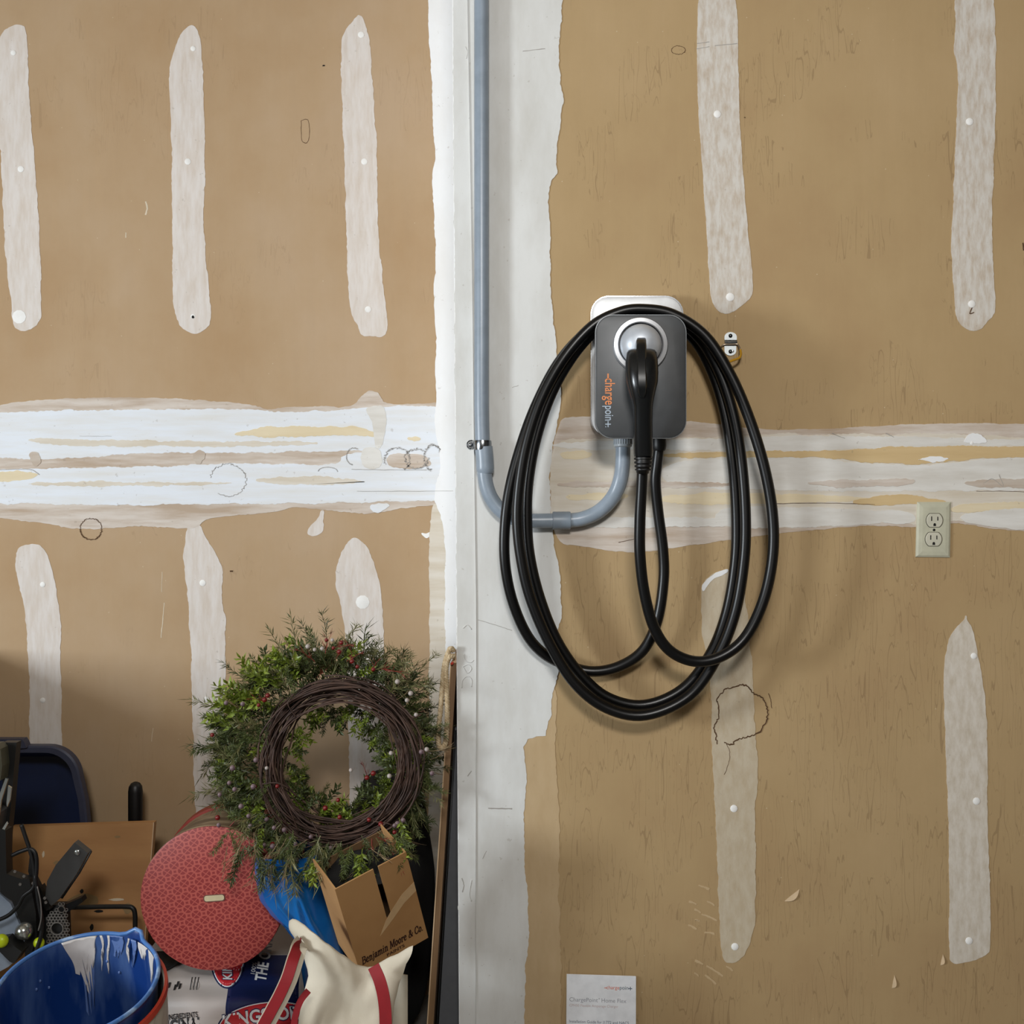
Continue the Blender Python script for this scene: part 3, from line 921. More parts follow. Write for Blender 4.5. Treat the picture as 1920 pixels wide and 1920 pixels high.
obj('hub_fitting', lathe([(0.0155, -0.003), (0.0180, -0.001), (0.0180, 0.018), (0.0170, 0.024)], hub, (0, 0, 1), 24), 'fitting_grey', cd, True, 40)
kn = []
for k in range(26):
    a = 2 * math.pi * k / 26
    c = hub + Vector((math.cos(a) * 0.0182, math.sin(a) * 0.0182, 0))
    kn.append(box(c.x - 0.0007, c.x + 0.0007, c.y - 0.0007, c.y + 0.0007, hub.z + 0.003, hub.z + 0.02))
obj('hub_knurl', join(*kn), 'fitting_grey', cd)

st = thing('conduit_strap', 'shiny zinc one-hole strap clamping the conduit below mid-height', 'strap', P(892, 834, 0))
zc = P(905, 835, YC)
loops = []
for k in range(15):
    a = R(-10 + 200 * k / 14)
    cx, cyy = math.cos(a), -math.sin(a)
    loops.append([(zc.x + cx * rr, zc.y + cyy * rr, zc.z + h) for rr, h in ((rc + 0.0004, -0.0095), (rc + 0.0026, -0.0095), (rc + 0.0034, -0.004),
                                                                            (rc + 0.0034, 0.004), (rc + 0.0026, 0.0095), (rc + 0.0004, 0.0095))])
obj('strap_band', loft(loops), 'zinc', st, True, 35)
lug = P(886, 834, 0)
lp = [(lug.x + x, lug.z + z) for x, z in [(0.013, 0.0085), (0.0, 0.0085)] + [(-0.0025 - 0.0085 * math.sin(R(a)), 0.0085 * math.cos(R(a))) for a in range(0, 181, 20)] + [(0.013, -0.0085)]]
obj('strap_lug', loft([[(x, -0.003, z) for x, z in lp], [(x, -0.0055, z) for x, z in lp]]), 'zinc', st)
obj('strap_lug_rim', tube([Vector((x, -0.0055, z)) for x, z in lp[1:-1]], 0.0012, 6), 'screw_steel', st, True)
obj('screw', join(lathe([(0.0046, 0), (0.0046, -0.0014), (0.0030, -0.0032), (0.0006, -0.0036)], P(883, 834, -0.0055), (0, 1, 0), 14),
                  box(P(883, 834, 0).x - 0.0006, P(883, 834, 0).x + 0.0006, -0.0096, -0.0088, lug.z - 0.003, lug.z + 0.003)), 'zinc', st, True, 40)

# ------------------------------------------------------------------ charger
ch = thing('wall_charger', 'dark grey wall charger box with silver round holster and orange lettering', 'charger', P(1195, 690, 0))


def prr(x0, x1, y0, y1, r, Y, n=8):
    a, b = P(x0, y1, Y), P(x1, y0, Y)
    return rrect((a.x + b.x) / 2, (a.z + b.z) / 2, b.x - a.x, b.z - a.z, r * (Y - CY) / FPX, n)


obj('back_plate', slab(prr(1109, 1280, 556, 817, 33, -0.03), [(-0.0075, 0.004), (-0.0095, 0.0), (-0.028, 0.0), (-0.031, 0.0012), (-0.0325, 0.005)]), 'charger_back', ch, True, 40)
obj('back_plate_trim', slab(prr(1107.6, 1281.4, 554.6, 818.4, 34, -0.025), [(-0.0105, 0.0), (-0.0255, 0.0)]), 'charger_chrome', ch, True, 40)
obj('cable_core', slab(prr(1133, 1268, 603, 806, 30, -0.075), [(-0.032, 0.0), (-0.121, 0.0)]), 'charger_core', ch, True, 40)
fp = prr(1115.5, 1286.5, 590.5, 822.5, 33, -0.135)
front = obj('front_plate', slab(fp, [(-0.115, 0.007), (-0.118, 0.0012), (-0.128, 0.0), (-0.137, 0.0004), (-0.1392, 0.0016), (-0.1400, 0.0034)]), 'charger_dark', ch, True, 35)
obj('front_plate_edge', loft([[(x, -0.1362, z) for x, z in fp], [(x * 1, -0.1385, z) for x, z in fp],
                              [(x, -0.1385, z) for x, z in prr(1117.0, 1285.0, 592, 821, 31.5, -0.135)]], False, False), 'charger_edge', ch, True, 50)
YF = -0.140
rc0 = P(1200.5, 647, YF)
obj('holster_ring', lathe([(0.0525, 0.002), (0.0525, -0.0035), (0.0505, -0.0075), (0.0435, -0.0085), (0.0418, -0.0070), (0.0415, 0.0045)], rc0, (0, 1, 0), 56, False, False),
    'brushed_ring', ch, True, 30)
obj('holster_seat', lathe([(0.0418, -0.001), (0.0418, -0.0015)], rc0, (0, 1, 0), 40), 'charger_core', ch, True, 30)
gl = P(1236, 828, -0.062)
obj('cable_gland', lathe([(0.0145, 0.035), (0.0145, -0.008), (0.013, -0.016), (0.0115, -0.0185)], gl, (0, 0, 1), 18), 'rubber_black', ch, True, 40)

# lettering down the front plate, read from top to bottom
YT = -0.1403


def logo_fn(x, y):
    # x runs down the plate from 701 px, y across it to the right-hand side
    return P(1132.5 + y, 701.5 + x, YT)


def strip2(x0, x1, y0, y1):
    return [(x0, y0), (x1, y0), (x1, y1), (x0, y1)], [(0, 1, 2, 3)]


def flat(*parts):
    V, F = [], []
    for v, f in parts:
        k = len(V)
        V += list(v)
        F += [tuple(i + k for i in q) for q in f]
    return V, F


w1 = fit(text2d('charge', 20, 0.16), 8.0, 57.5)
w1 = ([(x, y * 1.42 + 2.2) for x, y in w1[0]], w1[1])
obj('logo_letters', thick(place2d(flat(w1, strip2(-1, 9, 6.2, 9.0)), logo_fn), 0.0003, (0, -1, 0)), 'logo_orange', front)
w2 = fit(text2d('poin', 20, 0.16), 59.5, 87.0)
w2 = ([(x, y * 1.42 + 2.2) for x, y in w2[0]], w2[1])
obj('logo_letters', thick(place2d(flat(w2, strip2(88.0, 92.9, 6.8, 8.6), strip2(92.9, 94.9, 2.4, 12.8), strip2(94.9, 99.5, 6.8, 8.6), strip2(98.0, 99.6, 2.4, 4.2)), logo_fn), 0.0003, (0, -1, 0)), 'logo_grey', front)

# ------------------------------------------------------------------ charging cable and its plug
cb = thing('charging_cable', 'black charging cable coiled in long loops with plug parked in holster', 'cable', P(1200, 1340, -0.07))
path = [(1236, 836, -.062), (1232, 870, -.060), (1229, 905, -.056), (1234, 960, -.050), (1243, 1030, -.046), (1244, 1090, -.044), (1232, 1165, -.043), (1205, 1220, -.042),
        (1160, 1250, -.036), (1110, 1259, -.030), (1062, 1247, -.024), (1020, 1226, -.026), (988, 1190, -.036), (962, 1130, -.046), (948, 1065, -.052), (946, 1000, -.054),
        (954, 925, -.054), (974, 845, -.052), (1004, 762, -.050), (1046, 682, -.048), (1096, 626, -.046), (1150, 596, -.046), (1200, 588, -.046), (1252, 597, -.046),
        (1304, 640, -.046), (1338, 705, -.048), (1360, 780, -.050), (1375, 880, -.050), (1381, 980, -.050), (1378, 1060, -.050), (1362, 1150, -.050),
        (1331, 1228, -.050), (1280, 1292, -.050), (1208, 1322, -.050), (1140, 1308, -.050), (1088, 1264, -.050), (1044, 1200, -.052), (1012, 1120, -.053), (993, 1040, -.054),
        (988, 970, -.055), (991, 900, -.056), (1006, 820, -.058), (1034, 738, -.062), (1074, 668, -.067), (1120, 616, -.070), (1165, 590, -.071), (1208, 584, -.071),
        (1260, 595, -.071), (1312, 634, -.073), (1350, 700, -.075), (1377, 785, -.076), (1392, 880, -.076), (1398, 980, -.076), (1394, 1060, -.076), (1378, 1150, -.077),
        (1346, 1230, -.078), (1292, 1305, -.079), (1210, 1341, -.079), (1138, 1328, -.079), (1078, 1282, -.080), (1030, 1206, -.081), (994, 1120, -.082), (976, 1040, -.083),
        (970, 970, -.084), (975, 900, -.085), (989, 825, -.087), (1016, 745, -.091), (1058, 670, -.096), (1110, 612, -.098), (1160, 586, -.098), (1205, 580, -.098),
        (1262, 590, -.098), (1322, 630, -.099), (1368, 700, -.100), (1405, 785, -.102), (1434, 880, -.104), (1449, 970, -.104), (1448, 1050, -.104), (1430, 1130, -.105),
        (1396, 1197, -.107), (1350, 1232, -.110), (1302, 1240, -.112), (1256, 1220, -.116), (1226, 1176, -.122), (1208, 1110, -.130), (1200, 1040, -.138),
        (1200, 975, -.144), (1203, 915, -.150), (1205, 872, -.155)]
obj('cable', tube(crom([P(*p) for p in path], 7), 0.0107, 14), 'cable_black', cb, True)

plug = obj('plug_handle', loft([[(P(cx, y, Yc).x + math.copysign(abs(math.cos(2 * math.pi * k / 24)) ** 0.8, math.cos(2 * math.pi * k / 24)) * w * 0.5 * (Yc - CY) / FPX,
                                            Yc + math.copysign(abs(math.sin(2 * math.pi * k / 24)) ** 0.8, math.sin(2 * math.pi * k / 24)) * dd,
                                            P(cx, y, Yc).z) for k in range(24)]
                                          for cx, y, w, Yc, dd in [(1203, 655, 40, -.178, .012), (1203, 657, 50, -.184, .018), (1203, 662, 56, -.190, .023), (1203, 678, 60, -.197, .028), (1203.5, 700, 61, -.201, .029),
                                                                   (1204, 718, 58, -.203, .028), (1204, 734, 50, -.203, .026), (1204.5, 750, 42, -.201, .0225), (1205, 764, 37, -.198, .020),
                                                                   (1205, 790, 36, -.191, .019), (1205.5, 825, 36, -.180, .0185), (1206, 850, 35.5, -.171, .018), (1206, 856, 34, -.1695, .0172)]]),
           'plug_black', cb, True, 60)
# thumb latch ridge on top of the handle
lat = []
for cx, y, w, Yc in [(1203, 633, 15, -.186), (1203, 637, 18, -.198), (1203, 648, 19, -.212), (1203, 668, 19, -.2235), (1203.5, 700, 19, -.2325), (1204, 722, 19, -.2345), (1204.5, 738, 15, -.2315), (1205, 746, 8, -.2265)]:
    c = P(cx, y, Yc)
    hw = w * 0.5 * (Yc - CY) / FPX
    lat.append([(c.x - hw, Yc + 0.024, c.z), (c.x - hw, Yc + 0.003, c.z), (c.x - hw * 0.7, Yc, c.z), (c.x + hw * 0.7, Yc, c.z), (c.x + hw, Yc + 0.003, c.z), (c.x + hw, Yc + 0.024, c.z)])
obj('plug_latch', loft(lat), 'plug_black', cb, True, 35)
dome = P(1200.5, 648, -0.142)
obj('plug_cap', lathe([(0.0385, 0.001), (0.0392, -0.006), (0.0385, -0.014), (0.0350, -0.025), (0.0285, -0.034), (0.019, -0.040), (0.008, -0.0425)], dome, (0, 1, 0), 40), 'silver_cup', cb, True)
ribs = []
for y, h, w in ((860, 4.5, 35), (867, 4.5, 34), (874, 4.5, 33), (880.5, 3.5, 31)):
    c = P(1206, y, -0.1655 + (y - 860) * 0.0004)
    kk = (c.y - CY) / FPX
    rb = obj('strain_relief_rib', lathe([(w * .5 * kk * 0.86, -h * .5 * kk), (w * .5 * kk, -h * .35 * kk), (w * .5 * kk, h * .35 * kk), (w * .5 * kk * 0.86, h * .5 * kk)], c, (0, 0, 1), 20), 'rubber_black', cb, True, 35)
obj('strain_relief', tube([P(1206, 852, -.169), P(1206, 868, -.163), P(1205, 886, -.157)], [0.0145, 0.0138, 0.0122], 16), 'rubber_black', cb, True)

# ------------------------------------------------------------------ small hanger with a yellow-dipped hook
hk = thing('wall_hook', 'small zinc wall hanger with yellow-dipped hook beside the coiled cable', 'hook', P(1370, 650, 0))


def arch(cx, ytop, ybot, w, up):
    """plate outline in pixels, round at one end"""
    r = w / 2
    pts = []
    if up:
        pts = [(cx + r, ybot), (cx + r, ytop + r * .8)] + [(cx + r * math.cos(R(a)), ytop + r * .8 - r * .8 * math.sin(R(a))) for a in range(15, 180, 15)] + [(cx - r, ytop + r * .8), (cx - r, ybot)]
    else:
        pts = [(cx - r, ytop), (cx - r, ybot - r * .8)] + [(cx - r * math.cos(R(a)), ybot - r * .8 + r * .8 * math.sin(R(a))) for a in range(15, 180, 15)] + [(cx + r, ybot - r * .8), (cx + r, ytop)]
    return pts


def plate_px(pts, Y0, Y1):
    return loft([[P(x, y, 0) + Vector((0, Y0, 0)) for x, y in pts], [P(x, y, 0) + Vector((0, Y1, 0)) for x, y in pts]])


obj('upper_plate', plate_px(arch(1369.5, 623, 640, 23, True), 0.0, -0.0025), 'zinc_white', hk)
obj('lower_plate', plate_px(arch(1369, 649, 667, 22, False), 0.0, -0.0025), 'zinc_white', hk)
bridge = []
for x in (1358, 1381):
    c = P(x, 643, 0)
    bridge.append([(c.x, -math.sin(R(a)) * 0.0075 - 0.0012 * 0, c.z - math.cos(R(a)) * 0.0058 + 0.0005) for a in range(0, 181, 20)] +
                  [(c.x, -math.sin(R(a)) * 0.0060, c.z - math.cos(R(a)) * 0.0045 + 0.0005) for a in range(180, -1, -20)])
obj('hook_sleeve', loft(bridge), 'zinc', hk, True, 40)
for x, y in ((1369, 630), (1369, 659.5)):
    obj('screw', lathe([(0.0040, 0.0005), (0.0040, -0.0015), (0.0022, -0.003), (0.0005, -0.0033)], P(x, y, 0) + Vector((0, -0.0025, 0)), (0, 1, 0), 14), 'screw_steel', hk, True, 50)
obj('rivet', lathe([(0.0025, 0.0005), (0.0022, -0.0018), (0.0005, -0.0022)], P(1373.5, 659, 0) + Vector((0, -0.0025, 0)), (0, 1, 0), 10), 'zinc', hk, True, 50)
wire = [P(1352, 650, -.004), P(1358, 646, -.006), P(1370, 645.5, -.006), P(1381, 645, -.006), P(1385, 648, -.008), P(1388, 656, -.014)]
obj('hook_wire', tube(crom(wire, 5), 0.0016, 8), 'hook_wire', hk, True)
tip = [P(1388, 656, -.014), P(1389, 664, -.020), P(1386, 671, -.028), P(1376, 675, -.036), P(1362, 680, -.044), P(1350, 682, -.044)]
obj('hook_tip', tube(crom(tip, 6), 0.0026, 8), 'hook_yellow', hk, True)

# ------------------------------------------------------------------ duplex outlet
ot = thing('wall_outlet', 'ivory duplex wall outlet set into the taped joint at right', 'outlet', P(1749, 993, 0))
oc = [(1718.5, 941), (1782, 941), (1780, 1045), (1716, 1044)]


def oq(u, v, Y):
    """point of the cover: u to the right, v down"""
    a = P(*oc[0], 0).lerp(P(*oc[1], 0), u)
    b_ = P(*oc[3], 0).lerp(P(*oc[2], 0), u)
    p = a.lerp(b_, v)
    return Vector((p.x, Y, p.z))


def oloop(ins, Y, n=5):
    pts = [(ins, 1 - ins), (1 - ins, 1 - ins), (1 - ins, ins), (ins, ins)]
    return [oq(u, v, Y) for u, v in pts]


def oloop2(iu, iv, Y):
    return [oq(u, v, Y) for u, v in ((iu, 1 - iv), (1 - iu, 1 - iv), (1 - iu, iv), (iu, iv))]


obj('cover_plate', loft([oloop2(0, 0, 0.001), oloop2(0, 0, -0.003), oloop2(0.06, 0.035, -0.0055), oloop2(0.16, 0.10, -0.0066), oloop2(0.3, 0.2, -0.007)]), 'outlet_ivory', ot)
kx = 0.0690
for cu, cv in ((0.5, 0.335), (0.485, 0.675)):
    c = oq(cu, cv, -0.007)
    shp = []
    for k in range(40):
        a = 2 * math.pi * k / 40
        x, z = math.cos(a) * 0.0172, math.sin(a) * 0.0172
        shp.append((x, max(-0.0142, min(0.0142, z))))
    rec = obj('receptacle', loft([[(c.x + x * .96, 0.0, c.z + z * .96) for x, z in shp], [(c.x + x * .96, -0.0076, c.z + z * .96) for x, z in shp], [(c.x + x * .9, -0.0082, c.z + z * .9) for x, z in shp]]), 'outlet_face', ot, True, 30)
    obj('receptacle_gap', loft([[(c.x + x * 1.03, -0.0060, c.z + z * 1.03) for x, z in shp], [(c.x + x * 1.03, -0.0073, c.z + z * 1.03) for x, z in shp]]), 'outlet_gap', ot, True, 30)
    for dx, hw, hh in ((-0.0062, 0.0010, 0.0046), (0.0062, 0.0010, 0.0040)):
        obj('slot', slab(rrect(c.x + dx, c.z + 0.0035, hw * 2, hh * 2, 0.0003, 2), [(-0.0078, 0), (-0.00845, 0)]), 'slot_black', rec)
    gp = [(c.x + 0.0026 * math.cos(R(a)), c.z - 0.0085 + 0.003 * math.sin(R(a))) for a in range(0, 181, 20)] + [(c.x - 0.0026, c.z - 0.0115), (c.x + 0.0026, c.z - 0.0115)]
    obj('ground_hole', loft([[(x, -0.0078, z) for x, z in gp], [(x, -0.00845, z) for x, z in gp]]), 'slot_black', rec)
c = oq(0.49, 0.507, -0.007)
obj('cover_screw', lathe([(0.0027, 0.0005), (0.0026, -0.0008), (0.0012, -0.0012)], c, (0, 1, 0), 12), 'screw_steel', ot, True, 50)

# ------------------------------------------------------------------ installation booklet standing against the wall
bk = thing('installation_booklet', 'white installation booklet propped upright against the wall on floor', 'booklet', (P(1128, 1925, -0.02).x, -0.02, 0.0))
tl, tr = P(1063, 1826, -0.004), P(1192, 1830, -0.004)
wv = (tr - tl)
hv = Vector((-0.003, -0.022, -(tl.z - 0.0015)))       # leans back to the wall at its top
nv = hv.cross(wv).normalized()
if nv.y > 0:
    nv = -nv


def bkp(u, v, t):
    return tl + wv * u + hv * v + nv * t


def bslab(u0, u1, v0, v1, t0, t1):
    return loft([[bkp(u, v, t) for u, v in ((u0, v0), (u1, v0), (u1, v1), (u0, v1))] for t in (t0, t1)])


obj('pages', bslab(0.004, 0.99, 0.004, 0.995, 0.0005, 0.0030), 'paper_pages', bk)
obj('back_cover', bslab(0, 1, 0, 1, 0.0, 0.0005), 'paper_white', bk)
cov = obj('front_cover', bslab(0, 1, 0, 1, 0.0030, 0.0036), 'paper_white', bk)
obj('spine', bslab(-0.006, 0.0, 0, 1, 0.0, 0.0036), 'paper_pages', bk)


def bfn(x, y):
    # pixels relative to the cover's top-left corner
    s = (0 - CY) / FPX
    return bkp(x / 129.0, -y / ((tl.z) / s * 1.0) * 1.0, 0.0038)


def btext(s, x0, x1, ybase, m, bold=0.0, kx=1.0):
    v = fit(text2d(s, 10, bold), x0, x1)
    obj('cover_print', place2d(([(x, y - ybase) for x, y in v[0]], v[1]), bfn), m, cov)


btext('charge', 74, 98, 24, 'ink_orange', 0.01)
btext('poin', 98.6, 115, 24, 'ink_slate', 0.01)
obj('cover_print', place2d(strip2(70, 75, -22.6, -21.4), bfn), 'ink_orange', cov)
obj('cover_print', place2d(strip2(115, 122, -22.6, -21.2), bfn), 'ink_slate', cov)
obj('cover_print', place2d(strip2(117.8, 119.2, -25, -18.6), bfn), 'ink_slate', cov)
btext('ChargePoint', 5, 58, 48, 'ink_grey', 0.0)
btext('+', 59, 62, 44, 'ink_grey', 0.0)
btext('Home Flex', 65, 111, 48, 'ink_grey', 0.0)
btext('CPH50 Flexible Amperage Charger', 5, 96, 57, 'ink_peach', 0.0)
btext('Installation Guide for J1772 and NACS', 5, 116, 86, 'ink_slate', 0.006)


def inpoly(x, y, pts):
    r = False
    n = len(pts)
    for i in range(n):
        x1, y1 = pts[i]
        x2, y2 = pts[i - 1]
        if (y1 > y) != (y2 > y) and x < (x2 - x1) * (y - y1) / (y2 - y1) + x1:
            r = not r
    return r


def interp(t, tab):
    for (a, va), (b_, vb) in zip(tab, tab[1:]):
        if t <= b_:
            k = max(0.0, (t - a) / (b_ - a))
            k = k * k * (3 - 2 * k) * 0.5 + k * 0.5
            return va + (vb - va) * k
    return tab[-1][1]


# ------------------------------------------------------------------ wooden panel on edge with its rope loop
wp = thing('wooden_panel', 'thin brown wooden panel standing on edge against the wall corner', 'panel', (P(797, 1950, 0.03).x, 0.15, 0.0))
A0, A1 = P(850, 1226, 0.0), P(852, 1244, 0.0)
top = P(845, 1243, 0.0)
bot = P(797, 1985, 0.0)
bot = top + (bot - top) * (top.z / (top.z - bot.z))
th_ = 0.0125
obj('panel_body', ([(top.x, 0, top.z), (top.x + th_, 0, top.z), (bot.x + th_, 0, 0), (bot.x, 0, 0),
                    (top.x, 0.30, top.z), (top.x + th_, 0.30, top.z), (bot.x + th_, 0.30, 0), (bot.x, 0.30, 0)],
                   [(0, 1, 2, 3), (4, 7, 6, 5), (0, 4, 5, 1), (3, 2, 6, 7), (0, 3, 7, 4), (1, 5, 6, 2)]), 'wood_strip', wp)
obj('panel_edge_banding', ([(top.x - .001, -.001, top.z), (top.x + .0012, -.001, top.z), (bot.x + .0012, -.001, 0.001), (bot.x - .001, -.001, 0.001),
                            (top.x - .001, 0.002, top.z), (top.x + .0012, 0.002, top.z), (bot.x + .0012, 0.002, 0.001), (bot.x - .001, 0.002, 0.001)],
                           [(0, 1, 2, 3), (4, 7, 6, 5), (0, 4, 5, 1), (3, 2, 6, 7), (0, 3, 7, 4), (1, 5, 6, 2)]), 'wood_pale', wp)
wx = top.x + 0.002
eb = [(wx - .001, 0), (wx + .0095, 0), (wx + .0095, .012), (wx + .0085, .024), (wx + .005, .011)]
obj('end_block', loft([[(x, Y, top.z + z) for x, z in eb] for Y in (-0.002, 0.06)]), 'wood_pale', wp)
obj('red_tack', lathe([(0.003, 0.0), (0.003, -0.004), (0.002, -0.006)], P(848.5, 1243, -0.004), (0.3, 1, 0.2), 10), 'tack_red', wp, True, 50)
rp = thing('rope_loop', 'twisted beige rope loop hanging from the wooden panel', 'rope', P(832, 1405, -0.01))
cl = crom([P(851, 1221, -.010), P(845, 1216, -.016), P(839, 1228, -.016), P(833, 1250, -.016), P(829, 1290, -.014), P(826, 1330, -.014), P(822, 1370, -.014), P(823, 1396, -.014),
           P(829, 1403, -.014), P(835, 1393, -.014), P(838, 1360, -.014), P(838.5, 1320, -.014), P(837, 1280, -.014), P(837, 1250, -.016), P(843, 1232, -.018), P(852, 1230, -.012)], 14)
for ph in range(3):
    pts = []
    acc = 0.0
    for i, p in enumerate(cl):
        t = (cl[min(i + 1, len(cl) - 1)] - cl[max(i - 1, 0)]).normalized()
        if i:
            acc += (p - cl[i - 1]).length
        s = t.cross(Vector((0, 1, 0))).normalized()
        a = acc / 0.016 * 2 * math.pi + ph * 2 * math.pi / 3
        pts.append(p + s * math.cos(a) * 0.0027 + Vector((0, 1, 0)) * math.sin(a) * 0.0027)
    obj('rope_strand', tube(pts, 0.0031, 7), 'rope', rp, True)

db = thing('gap_dark_fill', 'charcoal grey shape added to darken the gap between wooden panel and wall corner', 'board', (P(836, 1950, 0.1).x, 0.1, 0.0))  # made-up dark sheet, stands in for shade in the gap
obj('gap_fill_sheet', loft([[(-0.1190, Y, 0.70), (-0.1137, Y, 0.70), (-0.1090, Y, 0.0), (-0.1615, Y, 0.0)] for Y in (0.06, 0.075)]), 'gap_fill_grey', db)
obj('gap_fill_rim', tube([(-0.1170, 0.058, 0.695), (-0.1590, 0.058, 0.004)], 0.002, 6), 'tool_black', db, True)

tbg = thing('corner_dark_fill', 'black shape added to fill the shaded corner behind the cardboard box', 'bag', (P(745, 1800, 0.2).x, 0.2, 0.0))  # made-up black lump, added where the corner lies in deep shade
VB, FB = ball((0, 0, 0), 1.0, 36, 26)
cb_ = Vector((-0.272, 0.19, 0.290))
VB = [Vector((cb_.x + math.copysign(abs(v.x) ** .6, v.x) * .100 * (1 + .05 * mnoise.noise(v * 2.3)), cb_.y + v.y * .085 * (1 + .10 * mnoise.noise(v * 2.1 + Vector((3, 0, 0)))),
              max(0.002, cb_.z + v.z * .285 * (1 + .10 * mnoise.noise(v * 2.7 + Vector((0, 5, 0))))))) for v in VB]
obj('corner_fill_body', (VB, FB), 'black_cloth', tbg, True)

# ------------------------------------------------------------------ hat box
hb = thing('hat_box', 'round red hat box with printed ring lattice lid and beige side', 'box', P(398, 1820, -0.06))
hc = P(398, 1685, -0.062)
hr = 135 * (hc.y - CY) / FPX
obj('box_side', lathe([(hr * 0.985, 0.010), (hr * 0.99, 0.012), (hr * 0.985, 0.05), (hr * 0.99, 0.10), (hr * 0.985, 0.145)], hc, (0, 1, 0), 56), 'tin_side', hb, True, 50)
obj('base_band', lathe([(hr * 0.97, 0.140), (hr * 1.02, 0.142), (hr * 1.03, 0.175), (hr * 0.9, 0.178)], hc, (0, 1, 0), 56), 'tin_red', hb, True, 40)
lid = obj('lid', lathe([(hr * 0.3, 0.0), (hr * 0.98, 0.0), (hr, 0.0015), (hr, 0.011)], hc, (0, 1, 0), 64), 'tin_print', hb, True, 40)
obj('lid_rim', lathe([(hr * 1.002, 0.004), (hr * 1.006, 0.005), (hr * 1.006, 0.012), (hr * 0.99, 0.0125)], hc, (0, 1, 0), 64, False, False), 'tin_side', hb, True, 40)


def tagloop(w, h, Y):
    c = P(401.5, 1684, Y)
    k = (Y - CY) / FPX
    ca, sa = math.cos(R(4)), math.sin(R(4))
    return [(c.x + x * ca - z * sa, Y, c.z + x * sa + z * ca) for x, z in rrect(0, 0, w * k, h * k, h * k * 0.4, 4)]


obj('lid_label_rim', loft([tagloop(41, 14, -0.0622), tagloop(41, 14, -0.0630)]), 'tin_tag_rim', lid)
obj('lid_label', loft([tagloop(37, 10.5, -0.0625), tagloop(37, 10.5, -0.0636)]), 'tin_tag', lid)

# ------------------------------------------------------------------ wreath of evergreens on a vine ring
YW = -0.06
wr = thing('evergreen_wreath', 'evergreen wreath with berries seen from its brown vine ring back', 'wreath', P(637, 1600, YW))
WC = P(637, 1428, YW)
PXW = (YW - CY) / FPX
random.seed(7)
vs = []
for k in range(58):
    a0 = rnd(0, 2 * math.pi)
    ln = rnd(1.2, 2.3) * math.pi
    rb = rnd(113, 150)
    yb = rnd(-0.020, 0.022)
    w1, w2, p1, p2 = rnd(3, 9), rnd(0.004, 0.010), rnd(0, 6), rnd(0, 6)
    n = 46
    pts = []
    for i in range(n):
        a = a0 + ln * i / (n - 1)
        rr = rb + w1 * math.sin(2 * a + p1) + 4 * math.sin(3.1 * a + p2) + 5 * mnoise.noise(Vector((a * 1.6, k, 0)))
        pts.append(WC + Vector((math.cos(a) * rr * PXW, yb + w2 * math.sin(2.3 * a + p2), math.sin(a) * rr * PXW * 1.04)))
    r0 = rnd(0.0012, 0.0024)
    vs.append(tube(pts, [r0 * (1 - 0.4 * abs(i / (n - 1) - 0.5)) for i in range(n)], 5))
obj('vine_ring', join(*vs), 'vine', wr, True)
# loose ends and ties of the vine
vs = []
for x0, y0, x1, y1, x2, y2 in [(490, 1470, 520, 1468, 542, 1478), (585, 1540, 600, 1575, 572, 1590), (570, 1560, 620, 1572, 690, 1562), (555, 1345, 540, 1320, 552, 1300),
                               (700, 1540, 730, 1545, 750, 1560), (520, 1480, 535, 1500, 560, 1560), (540, 1570, 570, 1576, 582, 1572), (760, 1330, 775, 1345, 790, 1340)]:
    obj('vine_end', tube(crom([P(x0, y0, YW - .022), P(x1, y1, YW - .028), P(x2, y2, YW - .022)], 7), 0.0013, 5), 'vine', wr, True)


def leaf(V, F, b_, d, side, L, w, bend):
    k = len(V)
    nrm = d.cross(side).normalized()
    V += [b_, b_ + d * L * 0.45 + side * w - nrm * bend * .3, b_ + d * L * 0.5 + nrm * w * 0.35, b_ + d * L * 0.45 - side * w - nrm * bend * .3, b_ + d * L - nrm * bend]
    F += [(k, k + 1, k + 2), (k, k + 2, k + 3), (k + 1, k + 4, k + 2), (k + 2, k + 4, k + 3)]


